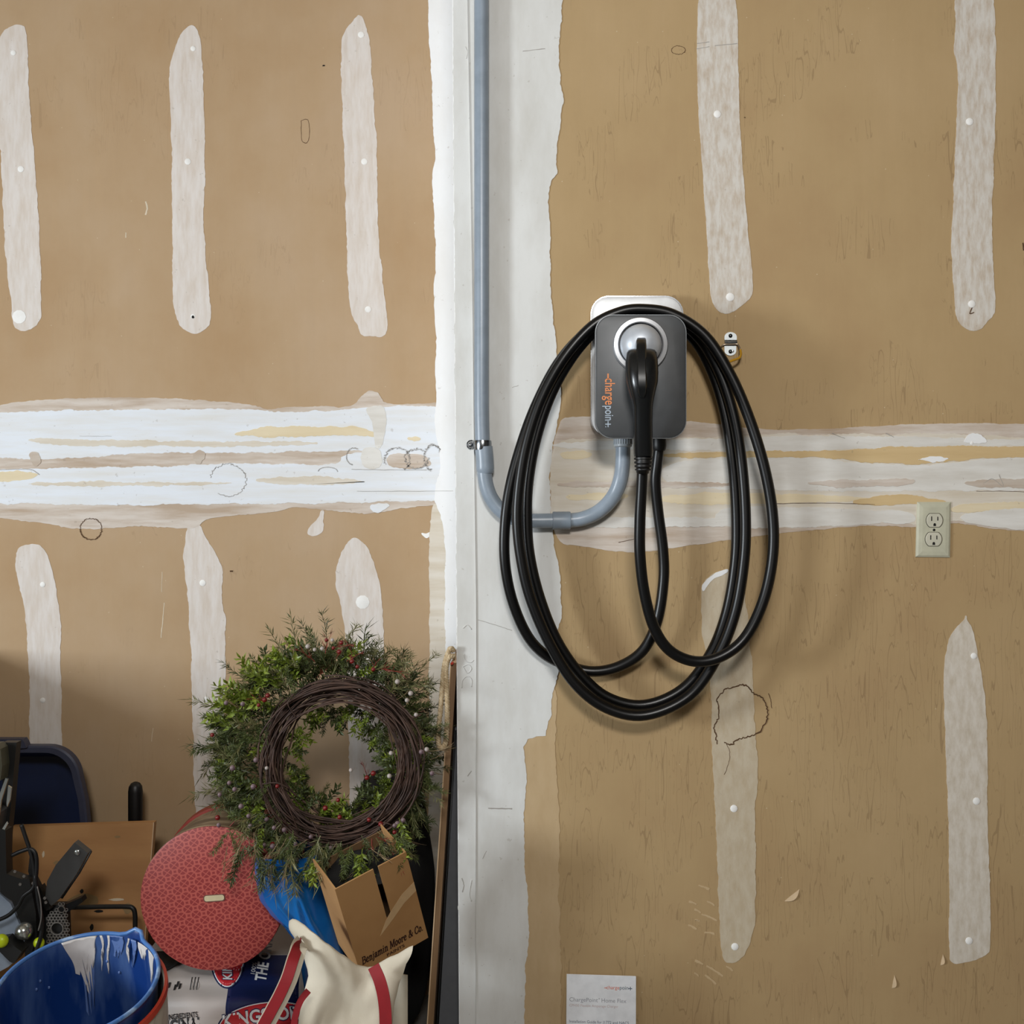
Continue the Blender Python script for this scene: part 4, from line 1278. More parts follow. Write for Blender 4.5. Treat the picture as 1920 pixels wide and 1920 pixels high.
def sprig(kind, seed):
    random.seed(seed)
    V, F = [], []
    L = {'rosemary': 0.085, 'broad': 0.070, 'feather': 0.080, 'stem': 0.075}[kind]
    bx, by = rnd(-.25, .25), rnd(-.25, .25)

    def at(t):
        return Vector((bx * L * t * t, by * L * t * t, L * t))
    sv, sf = tube([at(i / 6) for i in range(7)], [0.0011 * (1 - 0.1 * i) for i in range(7)], 4)
    V += [Vector(v) for v in sv]
    F += sf
    N = {'rosemary': 40, 'broad': 22, 'feather': 130, 'stem': 12}[kind]
    for i in range(N):
        t = rnd(0.08, 1.0) if kind != 'broad' else 0.15 + 0.85 * i / N
        a = rnd(0, 2 * math.pi) if kind != 'broad' else i * 2.4
        out = Vector((math.cos(a), math.sin(a), 0))
        if kind == 'rosemary':
            d = (out * rnd(.3, 1.0) + Vector((0, 0, rnd(.2, 1.1)))).normalized()
            ll, w = rnd(.014, .036), rnd(.0009, .0015)
        elif kind == 'broad':
            d = (out * rnd(.7, 1.0) + Vector((0, 0, rnd(.4, .9)))).normalized()
            ll, w = rnd(.016, .026), rnd(.0040, .0065)
        elif kind == 'feather':
            d = (out * rnd(.5, 1.0) + Vector((0, 0, rnd(.3, .9)))).normalized()
            ll, w = rnd(.008, .020), rnd(.0008, .0012)
        else:
            d = (out * rnd(.2, .7) + Vector((0, 0, rnd(.6, 1.0)))).normalized()
            ll, w = rnd(.020, .045), rnd(.0006, .0010)
        side = d.cross(Vector((rnd(-1, 1), rnd(-1, 1), rnd(-1, 1)))).normalized()
        leaf(V, F, at(t), d, side, ll, w, rnd(-.002, .004))
    return V, F


LIB = {}
for kind, mats in (('rosemary', ('leaf_dark', 'leaf_olive', 'leaf_olive')), ('broad', ('leaf_bright', 'leaf_bright', 'leaf_dark')),
                   ('feather', ('leaf_feather', 'leaf_dark', 'leaf_feather')), ('stem', ('twig_pale', 'leaf_olive', 'twig_red'))):
    for j, m in enumerate(mats):
        V, F = sprig(kind, 100 + j * 7 + len(kind))
        me = bpy.data.meshes.new(kind + '_sprig')
        me.from_pydata(V, [], F)
        me.materials.append(MATS[m])
        LIB[(kind, j)] = me


def put_sprig(kind, j, px, py, Y, ang, tilt, sc):
    """ang = image direction of the tip in degrees (0 right, 90 up); tilt > 0 leans towards the viewer"""
    o = bpy.data.objects.new(kind + '_sprig', LIB[(kind, j)])
    COL.objects.link(o)
    o.parent = wr
    d = Vector((math.cos(R(ang)) * math.cos(R(tilt)), -math.sin(R(tilt)), math.sin(R(ang)) * math.cos(R(tilt))))
    o.rotation_mode = 'QUATERNION'
    o.rotation_quaternion = d.to_track_quat('Z', 'Y')
    o.scale = (sc, sc, sc)
    o.location = P(px, py, Y) - LOC[wr.name]


random.seed(21)
# outer ring of greenery; (angle range, radius range, kinds)
for a in [i * 360 / 250 for i in range(430)]:
    a += rnd(-3, 3)
    left = 0.5 - 0.5 * math.cos(R(a))              # 1 at the left side
    topf = max(0, math.sin(R(a)))
    rr = rnd(140, 178) + 28 * left * rnd(0.2, 1)
    cx, cy_ = 630 - 8 * left, 1420
    px, py = cx + math.cos(R(a)) * rr, cy_ - math.sin(R(a)) * rr
    aa = a % 360
    w = random.random()
    if 95 < aa < 165:
        kind = 'broad' if w < .42 else ('feather' if w < .75 else 'rosemary')
    elif 165 <= aa < 235:
        kind = 'feather' if w < .45 else ('rosemary' if w < .8 else 'broad')
    elif 235 <= aa < 290:
        kind = 'stem' if w < .35 else ('feather' if w < .75 else 'rosemary')
    elif 30 < aa <= 95:
        kind = 'rosemary' if w < .65 else ('feather' if w < .85 else 'broad')
    else:
        kind = 'feather' if w < .4 else ('stem' if w < .65 else ('broad' if w < .78 else 'rosemary'))
    if w > .90:
        kind = 'stem'
    sc = rnd(.6, 1.0) * (0.72 if (aa < 40 or aa > 315) else 1.0)
    put_sprig(kind, random.randrange(2 if kind == 'stem' and random.random() < .8 else 3), px, py, rnd(-.055, .06 + .08 * left), a + rnd(-75, 75), rnd(-25, 42), sc)
# greenery showing inside the ring
for a in [i * 360 / 84 for i in range(110)]:
    aa = a % 360
    if 150 < aa < 215 and random.random() < .35:
        continue
    rr = rnd(92, 128)
    px, py = 640 + math.cos(R(a)) * rr, 1432 - math.sin(R(a)) * rr
    kind = 'broad' if random.random() < .62 else 'feather'
    put_sprig(kind, random.randrange(3), px, py, rnd(-.03, .07), a + 180 + rnd(-70, 70), rnd(-10, 30), rnd(.4, .68))
for a in (212, 232, 246, 262, 275, 290, 306, 320, 222, 254, 283, 312):
    px, py = 640 + math.cos(R(a)) * 112, 1432 - math.sin(R(a)) * 112
    put_sprig('broad', random.randrange(3), px, py, rnd(-.06, .0), 90 + rnd(-50, 50), rnd(0, 30), rnd(.5, .75))
# dense understorey of short needles round the ring
V, F = [], []
for i in range(5200):
    a = rnd(0, 2 * math.pi)
    lf_ = 0.5 - 0.5 * math.cos(a)
    rr = rnd(118, 172 + 40 * lf_)
    b_ = P(632 - 8 * lf_ + math.cos(a) * rr, 1424 - math.sin(a) * rr, rnd(-.035, .06 + .10 * lf_))
    d = Vector((math.cos(a) + rnd(-1, 1), rnd(-.9, .5), math.sin(a) + rnd(-1, 1))).normalized()
    sd = d.cross(Vector((rnd(-1, 1), rnd(-1, 1), rnd(-1, 1)))).normalized()
    leaf(V, F, b_, d, sd, rnd(.012, .026), rnd(.0012, .0024), rnd(-.002, .003))
tag(obj('needle_understorey', (V, F), 'leaf_dark', wr), kind='stuff')
# long thin shoots breaking the outline
for px, py, an, s in [(556, 1212, 100, .75), (612, 1205, 84, .72), (640, 1222, 70, .7), (590, 1215, 120, .7), (700, 1235, 80, .55), (745, 1258, 62, .6), (785, 1260, 55, .6),
                      (530, 1225, 115, .7), (455, 1270, 150, .6), (420, 1400, 185, .8), (418, 1330, 165, .8), (425, 1470, 200, .9), (440, 1540, 225, 1.0),
                      (500, 1600, 262, 1.0), (530, 1615, 275, 1.0), (475, 1590, 250, 1.0), (560, 1610, 290, .9), (800, 1330, 20, .5), (805, 1440, -5, .5), (630, 1610, 280, .9), (690, 1590, 300, .8)]:
    put_sprig('rosemary' if an < 215 else 'stem', random.randrange(3), px, py, rnd(-.05, .01), an, rnd(0, 25), s)

# the lower fringe falls forward over the hat box, the bag and the box
for i in range(74):
    a = rnd(212, 318)
    rr = rnd(150, 192)
    px, py = 628 + math.cos(R(a)) * rr, 1424 - math.sin(R(a)) * rr
    w = random.random()
    kind = 'stem' if w < .28 else ('feather' if w < .62 else ('rosemary' if w < .88 else 'broad'))
    put_sprig(kind, random.randrange(3), px, py, rnd(-.16, -.09) - (.07 if px > 590 else 0), a + rnd(-40, 40), rnd(-5, 40), rnd(.45, .8))
for i in range(40):
    a = rnd(200, 400)
    rr = rnd(70, 118)
    put_sprig('broad' if random.random() < .7 else 'feather', random.randrange(3), 640 + math.cos(R(a)) * rr, 1440 - math.sin(R(a)) * rr, rnd(-.02, .08), rnd(40, 140), rnd(-10, 30), rnd(.45, .7))
for i in range(34):
    px = rnd(425, 610)
    py = 1545 + 45 * math.sin(math.pi * (px - 400) / 260) + rnd(-25, 30)
    put_sprig(random.choice(['stem', 'stem', 'rosemary', 'feather']), random.randrange(2), px, py, rnd(-.17, -.11), 268 + rnd(-28, 28), rnd(-5, 25), rnd(.5, .95))
for i in range(56):
    a = rnd(112, 232)
    rr = rnd(125, 185)
    put_sprig(random.choice(['broad', 'rosemary', 'feather', 'rosemary']), random.randrange(3), 628 + math.cos(R(a)) * rr, 1424 - math.sin(R(a)) * rr, rnd(-.08, .02), a + rnd(-80, 80), rnd(0, 50), rnd(.5, .85))
for px, py, an in [(610, 1225, 80), (630, 1235, 60), (650, 1240, 40), (660, 1225, 110), (590, 1240, 130), (625, 1215, 20), (700, 1255, 70), (500, 1315, 150), (690, 1462, 100), (740, 1580, 300)]:
    put_sprig('stem', 2, px, py, rnd(-.10, -.06), an, rnd(10, 40), rnd(.45, .7))
BM = {}
for nm, m, r in (('mauve_berry', 'berry_mauve', .0052), ('red_berry', 'berry_red', .0048), ('white_berry', 'berry_white', .0046)):
    V, F = ball((0, 0, 0), r, 9, 6)
    me = bpy.data.meshes.new(nm)
    me.from_pydata(V, [], F)
    me.shade_smooth()
    me.materials.append(MATS[m])
    BM[nm] = me


def berry(nm, px, py, Y):
    o = bpy.data.objects.new(nm, BM[nm])
    COL.objects.link(o)
    o.parent = wr
    o.location = P(px, py, Y) - LOC[wr.name]
    s = rnd(.75, 1.1)
    o.scale = (s, s, s)


for x, y in [(410, 1547), (470, 1550), (514, 1552), (533, 1556), (583, 1569), (545, 1573), (554, 1582), (482, 1583), (495, 1584), (511, 1587), (510, 1627), (541, 1620),
             (556, 1613), (475, 1475), (480, 1425), (430, 1468), (440, 1480), (412, 1490), (424, 1318), (455, 1320), (436, 1440), (690, 1590), (700, 1598), (735, 1588),
             (756, 1538), (740, 1548), (665, 1600), (710, 1622), (728, 1592), (745, 1545), (620, 1590), (466, 1530), (500, 1536), (598, 1620), (452, 1512), (790, 1410), (810, 1450)]:
    berry('mauve_berry', x, y, YW - rnd(.045, .075))
for x, y in [(640, 1205), (612, 1200), (636, 1222), (660, 1240), (625, 1215), (398, 1378), (502, 1304), (485, 1322), (520, 1474), (478, 1475), (408, 1533), (511, 1583), (637, 1532),
             (692, 1537), (714, 1545), (740, 1560), (628, 1638), (545, 1640), (700, 1450), (688, 1458), (670, 1250), (700, 1255), (496, 1312), (634, 1500), (610, 1515), (578, 1630)]:
    berry('red_berry', x, y, YW - rnd(.035, .070))
for x, y in [(623, 1200), (590, 1218), (745, 1278), (763, 1313), (780, 1340), (733, 1412), (730, 1455), (500, 1440), (658, 1444), (604, 1216), (577, 1212), (800, 1405), (770, 1300), (545, 1635)]:
    berry('white_berry', x, y, YW - rnd(.035, .060))

# ------------------------------------------------------------------ cardboard box, tipped forward
bx = thing('cardboard_box', 'open brown cardboard paint box tipped forward under the wreath', 'box', P(700, 1830, -0.2))
B0 = P(677, 1831, -0.22)
kB = (-0.22 - CY) / FPX
TLc, BRc, TRc = P(628, 1668, -0.305), P(803, 1758, -0.155), P(771, 1592, -0.24)
bu, bv = (BRc - B0), (TLc - B0)
bw = bv.cross(bu).normalized()
if bw.y < 0:
    bw = -bw
bw = bw * 0.10


def bp(u, v, w=0.0):
    return B0 + bu * u + bv * v + bw * w


def bquad(u0, u1, v0, v1, w0, w1):
    return loft([[bp(u, v, w) for u, v in ((u0, v0), (u1, v0), (u1, v1), (u0, v1))] for w in (w0, w1)])


bf = obj('front_panel', join(bquad(0, .53, 0, 1, 0, .025), bquad(.60, 1, 0, 1, 0, .025), bquad(.53, .60, 0, .44, 0, .025)), 'cardboard', bx)
obj('left_panel', bquad(0, .02, 0, 1.0, .025, 1), 'cardboard', bx)
obj('right_panel', bquad(.98, 1, 0, 1.0, .025, 1), 'cardboard', bx)
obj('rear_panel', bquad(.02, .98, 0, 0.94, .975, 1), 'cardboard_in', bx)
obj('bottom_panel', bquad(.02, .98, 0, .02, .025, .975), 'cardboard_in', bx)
obj('box_dark_fill', grid(lambda u, v: bp(.03 + .94 * u, .84 + .05 * math.sin(u * 7 + v * 5) + .04 * math.sin(v * 9), .04 + .92 * v), 14, 12), 'black_cloth', bx, True)  # black sheet added for the shade inside the open box
obj('packing_tape', loft([[bp(u, v, w) for u, v in ((.38, .30), (.60, .40), (.80, .50), (1.0, .56), (1.0, .86 - .2), (.80, .60), (.6, .49), (.50, .42))] for w in (-.004, -.001)]), 'clear_tape', bx)

# serif lettering drawn as pen strokes: (x, y) runs on a unit-high grid
GL = {
    'B': (0.72, [((0, 0), (.2, 0)), ((.12, 0), (.12, 1)), ((0, 1), (.35, 1), (.58, .92), (.6, .72), (.4, .54), (.12, .53)), ((.4, .54), (.66, .42), (.66, .14), (.42, 0), (.1, 0))]),
    'M': (1.02, [((0, 0), (.26, 0)), ((.12, 0), (.15, 1)), ((.02, 1), (.2, 1)), ((.17, 1), (.5, .1)), ((.5, .1), (.82, 1)), ((.8, 1), (1, 1)), ((.87, 1), (.88, 0)), ((.74, 0), (1.02, 0))]),
    'C': (0.78, [((.68, .7), (.66, .9), (.45, 1.02), (.2, .92), (.06, .6), (.08, .28), (.24, .04), (.46, -.02), (.66, .08), (.72, .26))]),
    '&': (0.86, [((.8, .5), (.66, .2), (.4, 0), (.16, .02), (.06, .2), (.16, .42), (.42, .6), (.5, .82), (.38, 1), (.22, .92), (.22, .74), (.44, .36), (.82, 0))]),
    'e': (0.56, [((.08, .36), (.46, .38), (.42, .6), (.26, .67), (.1, .54), (.06, .3), (.16, .06), (.32, 0), (.48, .12))]),
    'n': (0.66, [((0, .64), (.14, .64)), ((.14, .64), (.14, 0)), ((.02, 0), (.28, 0)), ((.14, .46), (.3, .64), (.46, .6), (.5, .42), (.5, 0)), ((.4, 0), (.64, 0))]),
    'm': (0.98, [((0, .64), (.14, .64)), ((.14, .64), (.14, 0)), ((.02, 0), (.26, 0)), ((.14, .46), (.3, .64), (.44, .6), (.48, .42), (.48, 0)), ((.38, 0), (.58, 0)),
                 ((.48, .46), (.64, .64), (.78, .6), (.82, .42), (.82, 0)), ((.72, 0), (.96, 0))]),
    'i': (0.34, [((.02, .64), (.16, .64)), ((.16, .64), (.16, 0)), ((.04, 0), (.3, 0)), ((.14, .88), (.18, .94))]),
    'j': (0.34, [((.04, .64), (.18, .64)), ((.18, .64), (.18, -.1), (.08, -.26), (-.06, -.24)), ((.16, .88), (.2, .94))]),
    'a': (0.58, [((.08, .5), (.16, .64), (.34, .65), (.42, .52), (.42, .08), (.54, 0)), ((.42, .4), (.18, .32), (.06, .16), (.14, .01), (.28, .02), (.42, .16))]),
    'o': (0.58, [((.28, .66), (.1, .54), (.06, .32), (.12, .1), (.28, -.01), (.44, .1), (.5, .32), (.46, .54), (.28, .66))]),
    'r': (0.48, [((0, .64), (.14, .64)), ((.14, .64), (.14, 0)), ((.02, 0), (.28, 0)), ((.14, .44), (.26, .62), (.42, .64), (.44, .52))]),
    '.': (0.28, [((.1, 0), (.14, .06))]), ' ': (0.34, []),
}


def strokes(s, thick_=.21, thin_=.12):
    V, F = [], []
    x = 0.0
    for chn in s:
        wd_, runs = GL[chn]
        for run in runs:
            for (ax, ay), (cx, cy2) in zip(run, run[1:]):
                dx, dy = cx - ax, cy2 - ay
                l = math.hypot(dx, dy) or 1e-6
                w = (thin_ + (thick_ - thin_) * abs(dy) / l) * 0.5
                nx, ny = -dy / l * w, dx / l * w
                ex, ey = dx / l * w * .5, dy / l * w * .5
                k = len(V)
                V += [(x + ax - ex + nx, ay - ey + ny), (x + cx + ex + nx, cy2 + ey + ny), (x + cx + ex - nx, cy2 + ey - ny), (x + ax - ex - nx, ay - ey - ny)]
                F.append((k, k + 1, k + 2, k + 3))
        x += wd_ + .06
    return V, F


tx = fit(strokes('Benjamin Moore & Co.'), .06, .955)
hgt = 0.083
k1 = max(v[1] for v in tx[0])
obj('box_print', place2d(([(x + y / k1 * .02, .115 + y / k1 * hgt) for x, y in tx[0]], tx[1]), lambda x, y: bp(x, y, -.006)), 'ink_brown', bf)
tx = fit(text2d('PAINTS', 1, .02), .40, .66)
k1 = max(v[1] for v in tx[0])
obj('box_print', place2d(([(x, .052 + y / k1 * .032) for x, y in tx[0]], tx[1]), lambda x, y: bp(x, y, -.006)), 'ink_brown', bf)

# ------------------------------------------------------------------ blue plastic bag
bb = thing('blue_plastic_bag', 'glossy blue crumpled plastic bag behind the cardboard box', 'bag', P(555, 1790, -0.1))


def bagfn(side):
    def f(u, v):
        y = 1606 + v * 320
        xl = interp(y, [(1590, 476), (1640, 474), (1690, 482), (1715, 500), (1745, 532), (1775, 556), (1920, 575)])
        xr = interp(y, [(1590, 590), (1650, 604), (1700, 616), (1760, 632), (1820, 648), (1920, 655)])
        x = xl + (xr - xl) * u
        b_ = math.sin(math.pi * u) ** 0.6
        fold = 0.006 * mnoise.noise(Vector((u * 3, v * 4, 3)))
        for c0, sl, wd_, h_ in ((.70, .10, .05, .012), (.40, .75, .06, .010), (.55, -.6, .05, .006), (.20, .5, .08, .006)):
            fold += h_ * max(0, 1 - abs(u - c0 - sl * (v - .35)) / wd_)
        Y = -0.085 - (0.035 + fold) * b_ if side > 0 else -0.085 + 0.09 * b_
        return P(x, y, -0.1) + Vector((0, Y + 0.1, 0))
    return f


g1, g2 = grid(bagfn(1), 44, 40), grid(bagfn(-1), 12, 12)
obj('bag_front', g1, 'bag_blue', bb, True)
obj('bag_rear', g2, 'bag_blue_dark', bb, True)

# ------------------------------------------------------------------ canvas tote
YTB = -0.335
tt = thing('canvas_tote', 'cream canvas tote bag with red handles below the cardboard box', 'tote bag', (P(650, 1900, YTB).x, YTB, 0.0))
LE = [(1745, 528), (1760, 530), (1778, 544), (1796, 555), (1815, 564), (1840, 573), (1870, 566), (1920, 556), (2000, 550), (2215, 556)]
RE = [(1745, 772), (1785, 772), (1820, 758), (1855, 746), (1890, 738), (1930, 735), (2000, 742), (2215, 748)]
TE = [(528, 1753), (535, 1747), (545, 1745), (562, 1748), (585, 1758), (610, 1775), (640, 1797), (668, 1820), (690, 1826), (735, 1803), (772, 1784)]


def totefn(u, v):
    x = 528 + (772 - 528) * u
    yt = interp(x, TE)
    y = yt + (2215 - yt) * v ** 1.5
    xl, xr = interp(y, LE), interp(y, RE)
    xx = min(max(x, 0), 2000)
    # squeeze the row between the side outlines at its height
    k = min(1.0, v * 6)
    xs = xl + (xr - xl) * u
    xx = x * (1 - k) + xs * k
    fold = 0.012 * math.sin(u * 7 + 2.5 * v) * (1 - v) + 0.006 * mnoise.noise(Vector((u * 4, v * 7, 1)))
    Y = YTB - 0.035 * math.sin(math.pi * u) - fold + 0.03 * (1 - v) * (1 - u) + 0.03 * (1 - v) ** 2
    p = P(xx, y, YTB)
    return Vector((p.x, Y, max(p.z, 0.001)))


obj('front_panel', thick(grid(totefn, 34, 36), 0.003, (0, 1, 0)), 'canvas', tt, True, 60)
obj('rear_panel', thick(grid(lambda u, v: Vector((P(560 + 190 * u, 1900, YTB).x, YTB + 0.13 + 0.02 * math.sin(math.pi * u), (1 - v) * 0.30)), 10, 8), 0.003, (0, 1, 0)), 'canvas', tt, True)


def strap(name, pts, w, m, off=0.0, thickness=0.002):
    q = crom([P(x, y, Y) for x, y, Y in pts], 8)
    n = len(q)
    V = []
    for i, p in enumerate(q):
        t = (q[min(i + 1, n - 1)] - q[max(i - 1, 0)]).normalized()
        s = t.cross(Vector((0, 1, 0))).normalized()
        hw = w * 0.5 * (p.y - CY) / FPX
        V += [p + s * hw + Vector((0, off, 0)), p - s * hw + Vector((0, off, 0))]
    F = [(2 * i, 2 * i + 1, 2 * i + 3, 2 * i + 2) for i in range(n - 1)]
    return obj(name, thick((V, F), thickness, (0, 1, 0)), m, tt, True, 50)


strap('front_strap', [(700, 1812, -.352), (712, 1840, -.362), (720, 1875, -.366), (723, 1920, -.368), (722, 2000, -.371), (720, 2120, -.374), (720, 2200, -.372)], 23, 'canvas_red')
strap('handle_edge', [(566, 1766, -.312), (560, 1778, -.335), (553, 1800, -.362), (542, 1835, -.378), (527, 1868, -.382), (510, 1900, -.384), (490, 1940, -.384), (470, 2010, -.38)], 32, 'canvas')
strap('handle', [(564, 1768, -.316), (557, 1780, -.341), (549, 1801, -.368), (538, 1835, -.383), (523, 1868, -.387), (506, 1900, -.389), (486, 1940, -.389), (466, 2010, -.385)], 21, 'canvas_red')
strap('side_strap', [(578, 1858, -.368), (564, 1876, -.374), (555, 1900, -.376), (551, 1930, -.376), (552, 2010, -.376)], 12, 'canvas_red')

# ------------------------------------------------------------------ charcoal sack
sk = thing('charcoal_sack', 'white and navy paper charcoal sack with red oval logo under hat box', 'sack', (P(420, 1900, -0.1).x, 0.0, 0.0))
ST = [(1770, .075), (1790, .055), (1812, .02), (1840, -.03), (1880, -.085), (1920, -.12), (2000, -.165), (2140, -.18)]


def sy(px, py):
    u = (px - 272) / (572 - 272)
    return interp(py, ST) + 0.05 * (2 * u - 1) ** 4 + 0.004 * mnoise.noise(Vector((px * .02, py * .025, 0)))


def sp_(px, py, off=0.0):
    p = P(px, py, sy(px, py))
    d = (p - Vector((0, CY, CZ))).normalized()
    p = p - Vector((0, 0.85, -0.5)).normalized() * off
    return Vector((p.x, p.y, max(p.z, 0.002)))


G = grid(lambda u, v: sp_(272 + 300 * u, 1790 + 336 * v), 50, 56)
obj('sack_front', G, 'sack_white', sk, True)
zt = sp_(420, 1790).z


def srim(y):
    return [sp_(272 + 300 * i / 20, 1790) for i in range(21)]


tp = grid(lambda u, v: sp_(272 + 300 * u, 1790).lerp(Vector((sp_(272 + 300 * u, 1790).x, 0.30, zt - 0.02)), v) + Vector((0, 0, -0.012 * math.sin(math.pi * v))), 20, 8)
lf = grid(lambda u, v: sp_(272, 1790 + 336 * v).lerp(Vector((sp_(272, 1790 + 336 * v).x, 0.30, sp_(272, 1790 + 336 * v).z)), u), 4, 20)
rt = grid(lambda u, v: sp_(572, 1790 + 336 * v).lerp(Vector((sp_(572, 1790 + 336 * v).x, 0.30, sp_(572, 1790 + 336 * v).z)), u), 4, 20)
obj('sack_body', join(tp, lf, rt), 'sack_white', sk, True)


def span(name, m, rows, y0, y1, off, ny=40, nx=16):
    obj(name, thick(grid(lambda u, v: sp_(interp(y0 + (y1 - y0) * v, rows[0]) * (1 - u) + interp(y0 + (y1 - y0) * v, rows[1]) * u, y0 + (y1 - y0) * v, off), nx, ny), 0.0004, (0, 1, 0)), m, sk, True)


span('navy_panel', 'sack_navy', ([(1790, 446), (1835, 440), (1850, 428), (1890, 423), (1960, 424), (2100, 424)], [(1790, 566), (1850, 560), (2100, 560)]), 1791, 2090, 0.0010)


def oval(name, cx, cy, rx, ry, rot, off, m):
    def f(u, v):
        a = 2 * math.pi * u
        x, y = math.cos(a) * rx * v, math.sin(a) * ry * v
        return sp_(cx + x * math.cos(rot) - y * math.sin(rot), cy + x * math.sin(rot) + y * math.cos(rot), off)
    obj(name, thick(grid(f, 48, 8), 0.0003, (0, 1, 0)), m, sk, True)


def stext(s, ox, oy, ang, width, height, m, off, bold=0.0, arc=0.0):
    v = fit(text2d(s, 1, bold), 0, width)
    k = max(q[1] for q in v[0])
    ca, sa = math.cos(R(ang)), math.sin(R(ang))

    def f(x, y):
        y = y / k * height + arc * 4 * (x / width) * (1 - x / width)
        return sp_(ox + x * ca - y * sa, oy - x * sa - y * ca, off)
    obj('sack_print', place2d(v, f), m, sk)


for cx, cy, rx, ry, rot in ((505, 1922, 98, 46, R(-5)), (428, 1790, 64, 34, R(-88))):
    oval('logo_oval_edge', cx, cy, rx, ry, rot, 0.0016, 'sack_navy')
    oval('logo_oval_line', cx, cy, rx - 3, ry - 3, rot, 0.0021, 'sack_ink_white')
    oval('logo_oval', cx, cy, rx - 5, ry - 5, rot, 0.0026, 'sack_red')
stext('KINGSFORD', 419, 1929, 6, 168, 27, 'sack_navy', 0.0032, .05, 5)
stext('KINGSFORD', 420, 1928, 6, 166, 24, 'sack_ink_white', 0.0038, .025, 5)
stext('KINGSFORD', 437, 1838, 88, 96, 20, 'sack_navy', 0.0032, .05, 3)
stext('KINGSFORD', 436, 1837, 88, 94, 17.5, 'sack_ink_white', 0.0038, .025, 3)
stext('THE ORIGINAL', 498, 1841, 80, 130, 21, 'sack_ink_white', 0.0022, .03)
stext('100%', 478, 1827, 80, 22, 8, 'sack_ink_white', 0.0022, .01)
stext('NATURAL INGREDIENTS', 272, 1917, 6, 100, 10, 'sack_ink_black', 0.0018, .02)
stext('ORIGINAL', 284, 1938, 6, 99, 22, 'sack_ink_black', 0.0018, .04)
for i in range(3):
    x = 356 + i * 6
    V = [sp_(x, 1856, .0015), sp_(x + 1.6, 1856, .0015), sp_(x + 5.6, 1832, .0015), sp_(x + 4, 1832, .0015)]
    obj('sack_print', (V, [(0, 1, 2, 3)]), 'sack_ink_black', sk)
for x0, y0 in ((311, 1853), (316, 1848), (327, 1852), (332, 1846), (336, 1850)):
    V = [sp_(x0 - 2, y0 + 5, .0015), sp_(x0 + 2, y0 + 4, .0015), sp_(x0 + 5, y0 - 6, .0015), sp_(x0 + 1, y0 - 6, .0015)]
    obj('sack_print', (V, [(0, 1, 2, 3)]), 'sack_ink_black', sk)
ck = thing('black_cloth', 'rumpled black cloth wedged beneath the hat box', 'cloth', P(330, 1820, -0.06))
obj('cloth_fold', thick(grid(lambda u, v: sp_(284 + 140 * u, 1786 + (30 + 10 * math.sin(u * 9)) * v * (1 - .55 * u), .006 + .006 * abs(math.sin(u * 11 + v * 4))), 24, 8), 0.003, (0, 1, 0)), 'black_cloth', ck, True)

# ------------------------------------------------------------------ nested paint buckets
AX = Vector((0, -0.275, 1)).normalized()
OC = P(145, 1845, -0.40)
U0, V0, _a = frame_of(AX)
RB = 0.129


def bring(r, h, spout=0.0, n=64):
    out = []
    for k in range(n):
        a = 2 * math.pi * k / n
        rr, hh = r, h
        if spout:
            d = abs((a - SPA + math.pi) % (2 * math.pi) - math.pi)
            f = max(0, 1 - d / 0.20)
            f = f * f * (3 - 2 * f)
            rr += 0.012 * f * spout
            hh += 0.010 * f * spout
        out.append(OC + AX * hh + (U0 * math.cos(a) + V0 * math.sin(a)) * rr)
    return out


def ang_of(px, py):
    """bucket angle whose rim point lies nearest to a pixel of the photo"""
    best = None
    for k in range(720):
        a = 2 * math.pi * k / 720
        p = OC + (U0 * math.cos(a) + V0 * math.sin(a)) * RB
        d = p.y - CY
        e = (960 + p.x * FPX / d - px) ** 2 + (960 - (p.z - CZ) * FPX / d - py) ** 2
        if best is None or e < best[0]:
            best = (e, a)
    return best[1]


SPA = ang_of(262, 1735)
blue = thing('blue_paint_pail', 'blue plastic pail with spout and dried white paint drips inside', 'pail', OC - AX * 0.22)
obj('pail_body', loft([bring(RB - .004, 0, 1), bring(RB - .006, -.004, .9), bring(RB - .008, -.03, .3), bring(RB - .014, -.09), bring(RB - .022, -.17), bring(RB - .030, -.20), bring(0.03, -.205),
                       bring(0.03, -.209), bring(RB - .028, -.207), bring(RB - .019, -.17), bring(RB - .011, -.09), bring(RB - .005, -.03, .3), bring(RB - .001, -.004, .9), bring(RB - .001, 0, 1)], False, False),
    'bucket_blue', blue, True, 50)
rimp = bring(RB - .0015, 0.0005, 1)
obj('pail_rim', tube(rimp, 0.0038, 8, True), 'bucket_rim_blue', blue, True)


def inner(a, h, off=0.0008):
    r = interp(-h, [(0, RB - .005), (.03, RB - .0085), (.09, RB - .0145), (.17, RB - .0225), (.2, RB - .03)])
    return OC + AX * h + (U0 * math.cos(a) + V0 * math.sin(a)) * (r - off)


def drip(px0, py0, px1, py1, depth, m, seed, taper=.3, off=.0008):
    a0, a1 = ang_of(px0, py0), ang_of(px1, py1)
    if a1 - a0 > math.pi:
        a0 += 2 * math.pi
    if a0 - a1 > math.pi:
        a1 += 2 * math.pi

    def f(u, v):
        c = (a0 + a1) / 2
        hw = (a1 - a0) / 2 * (1 - (1 - taper) * v ** .7)
        tip = 1 - 0.45 * abs(math.sin(u * 9 + seed)) * (u > .25) - .3 * abs(u - .5)
        return inner(c + (2 * u - 1) * hw + 0.02 * math.sin(v * 5 + seed), -.001 - depth * v * tip, off)
    obj('paint_drip', thick(grid(f, 18, 12), 0.0006, (AX.x, AX.y, AX.z)), m, blue, True)


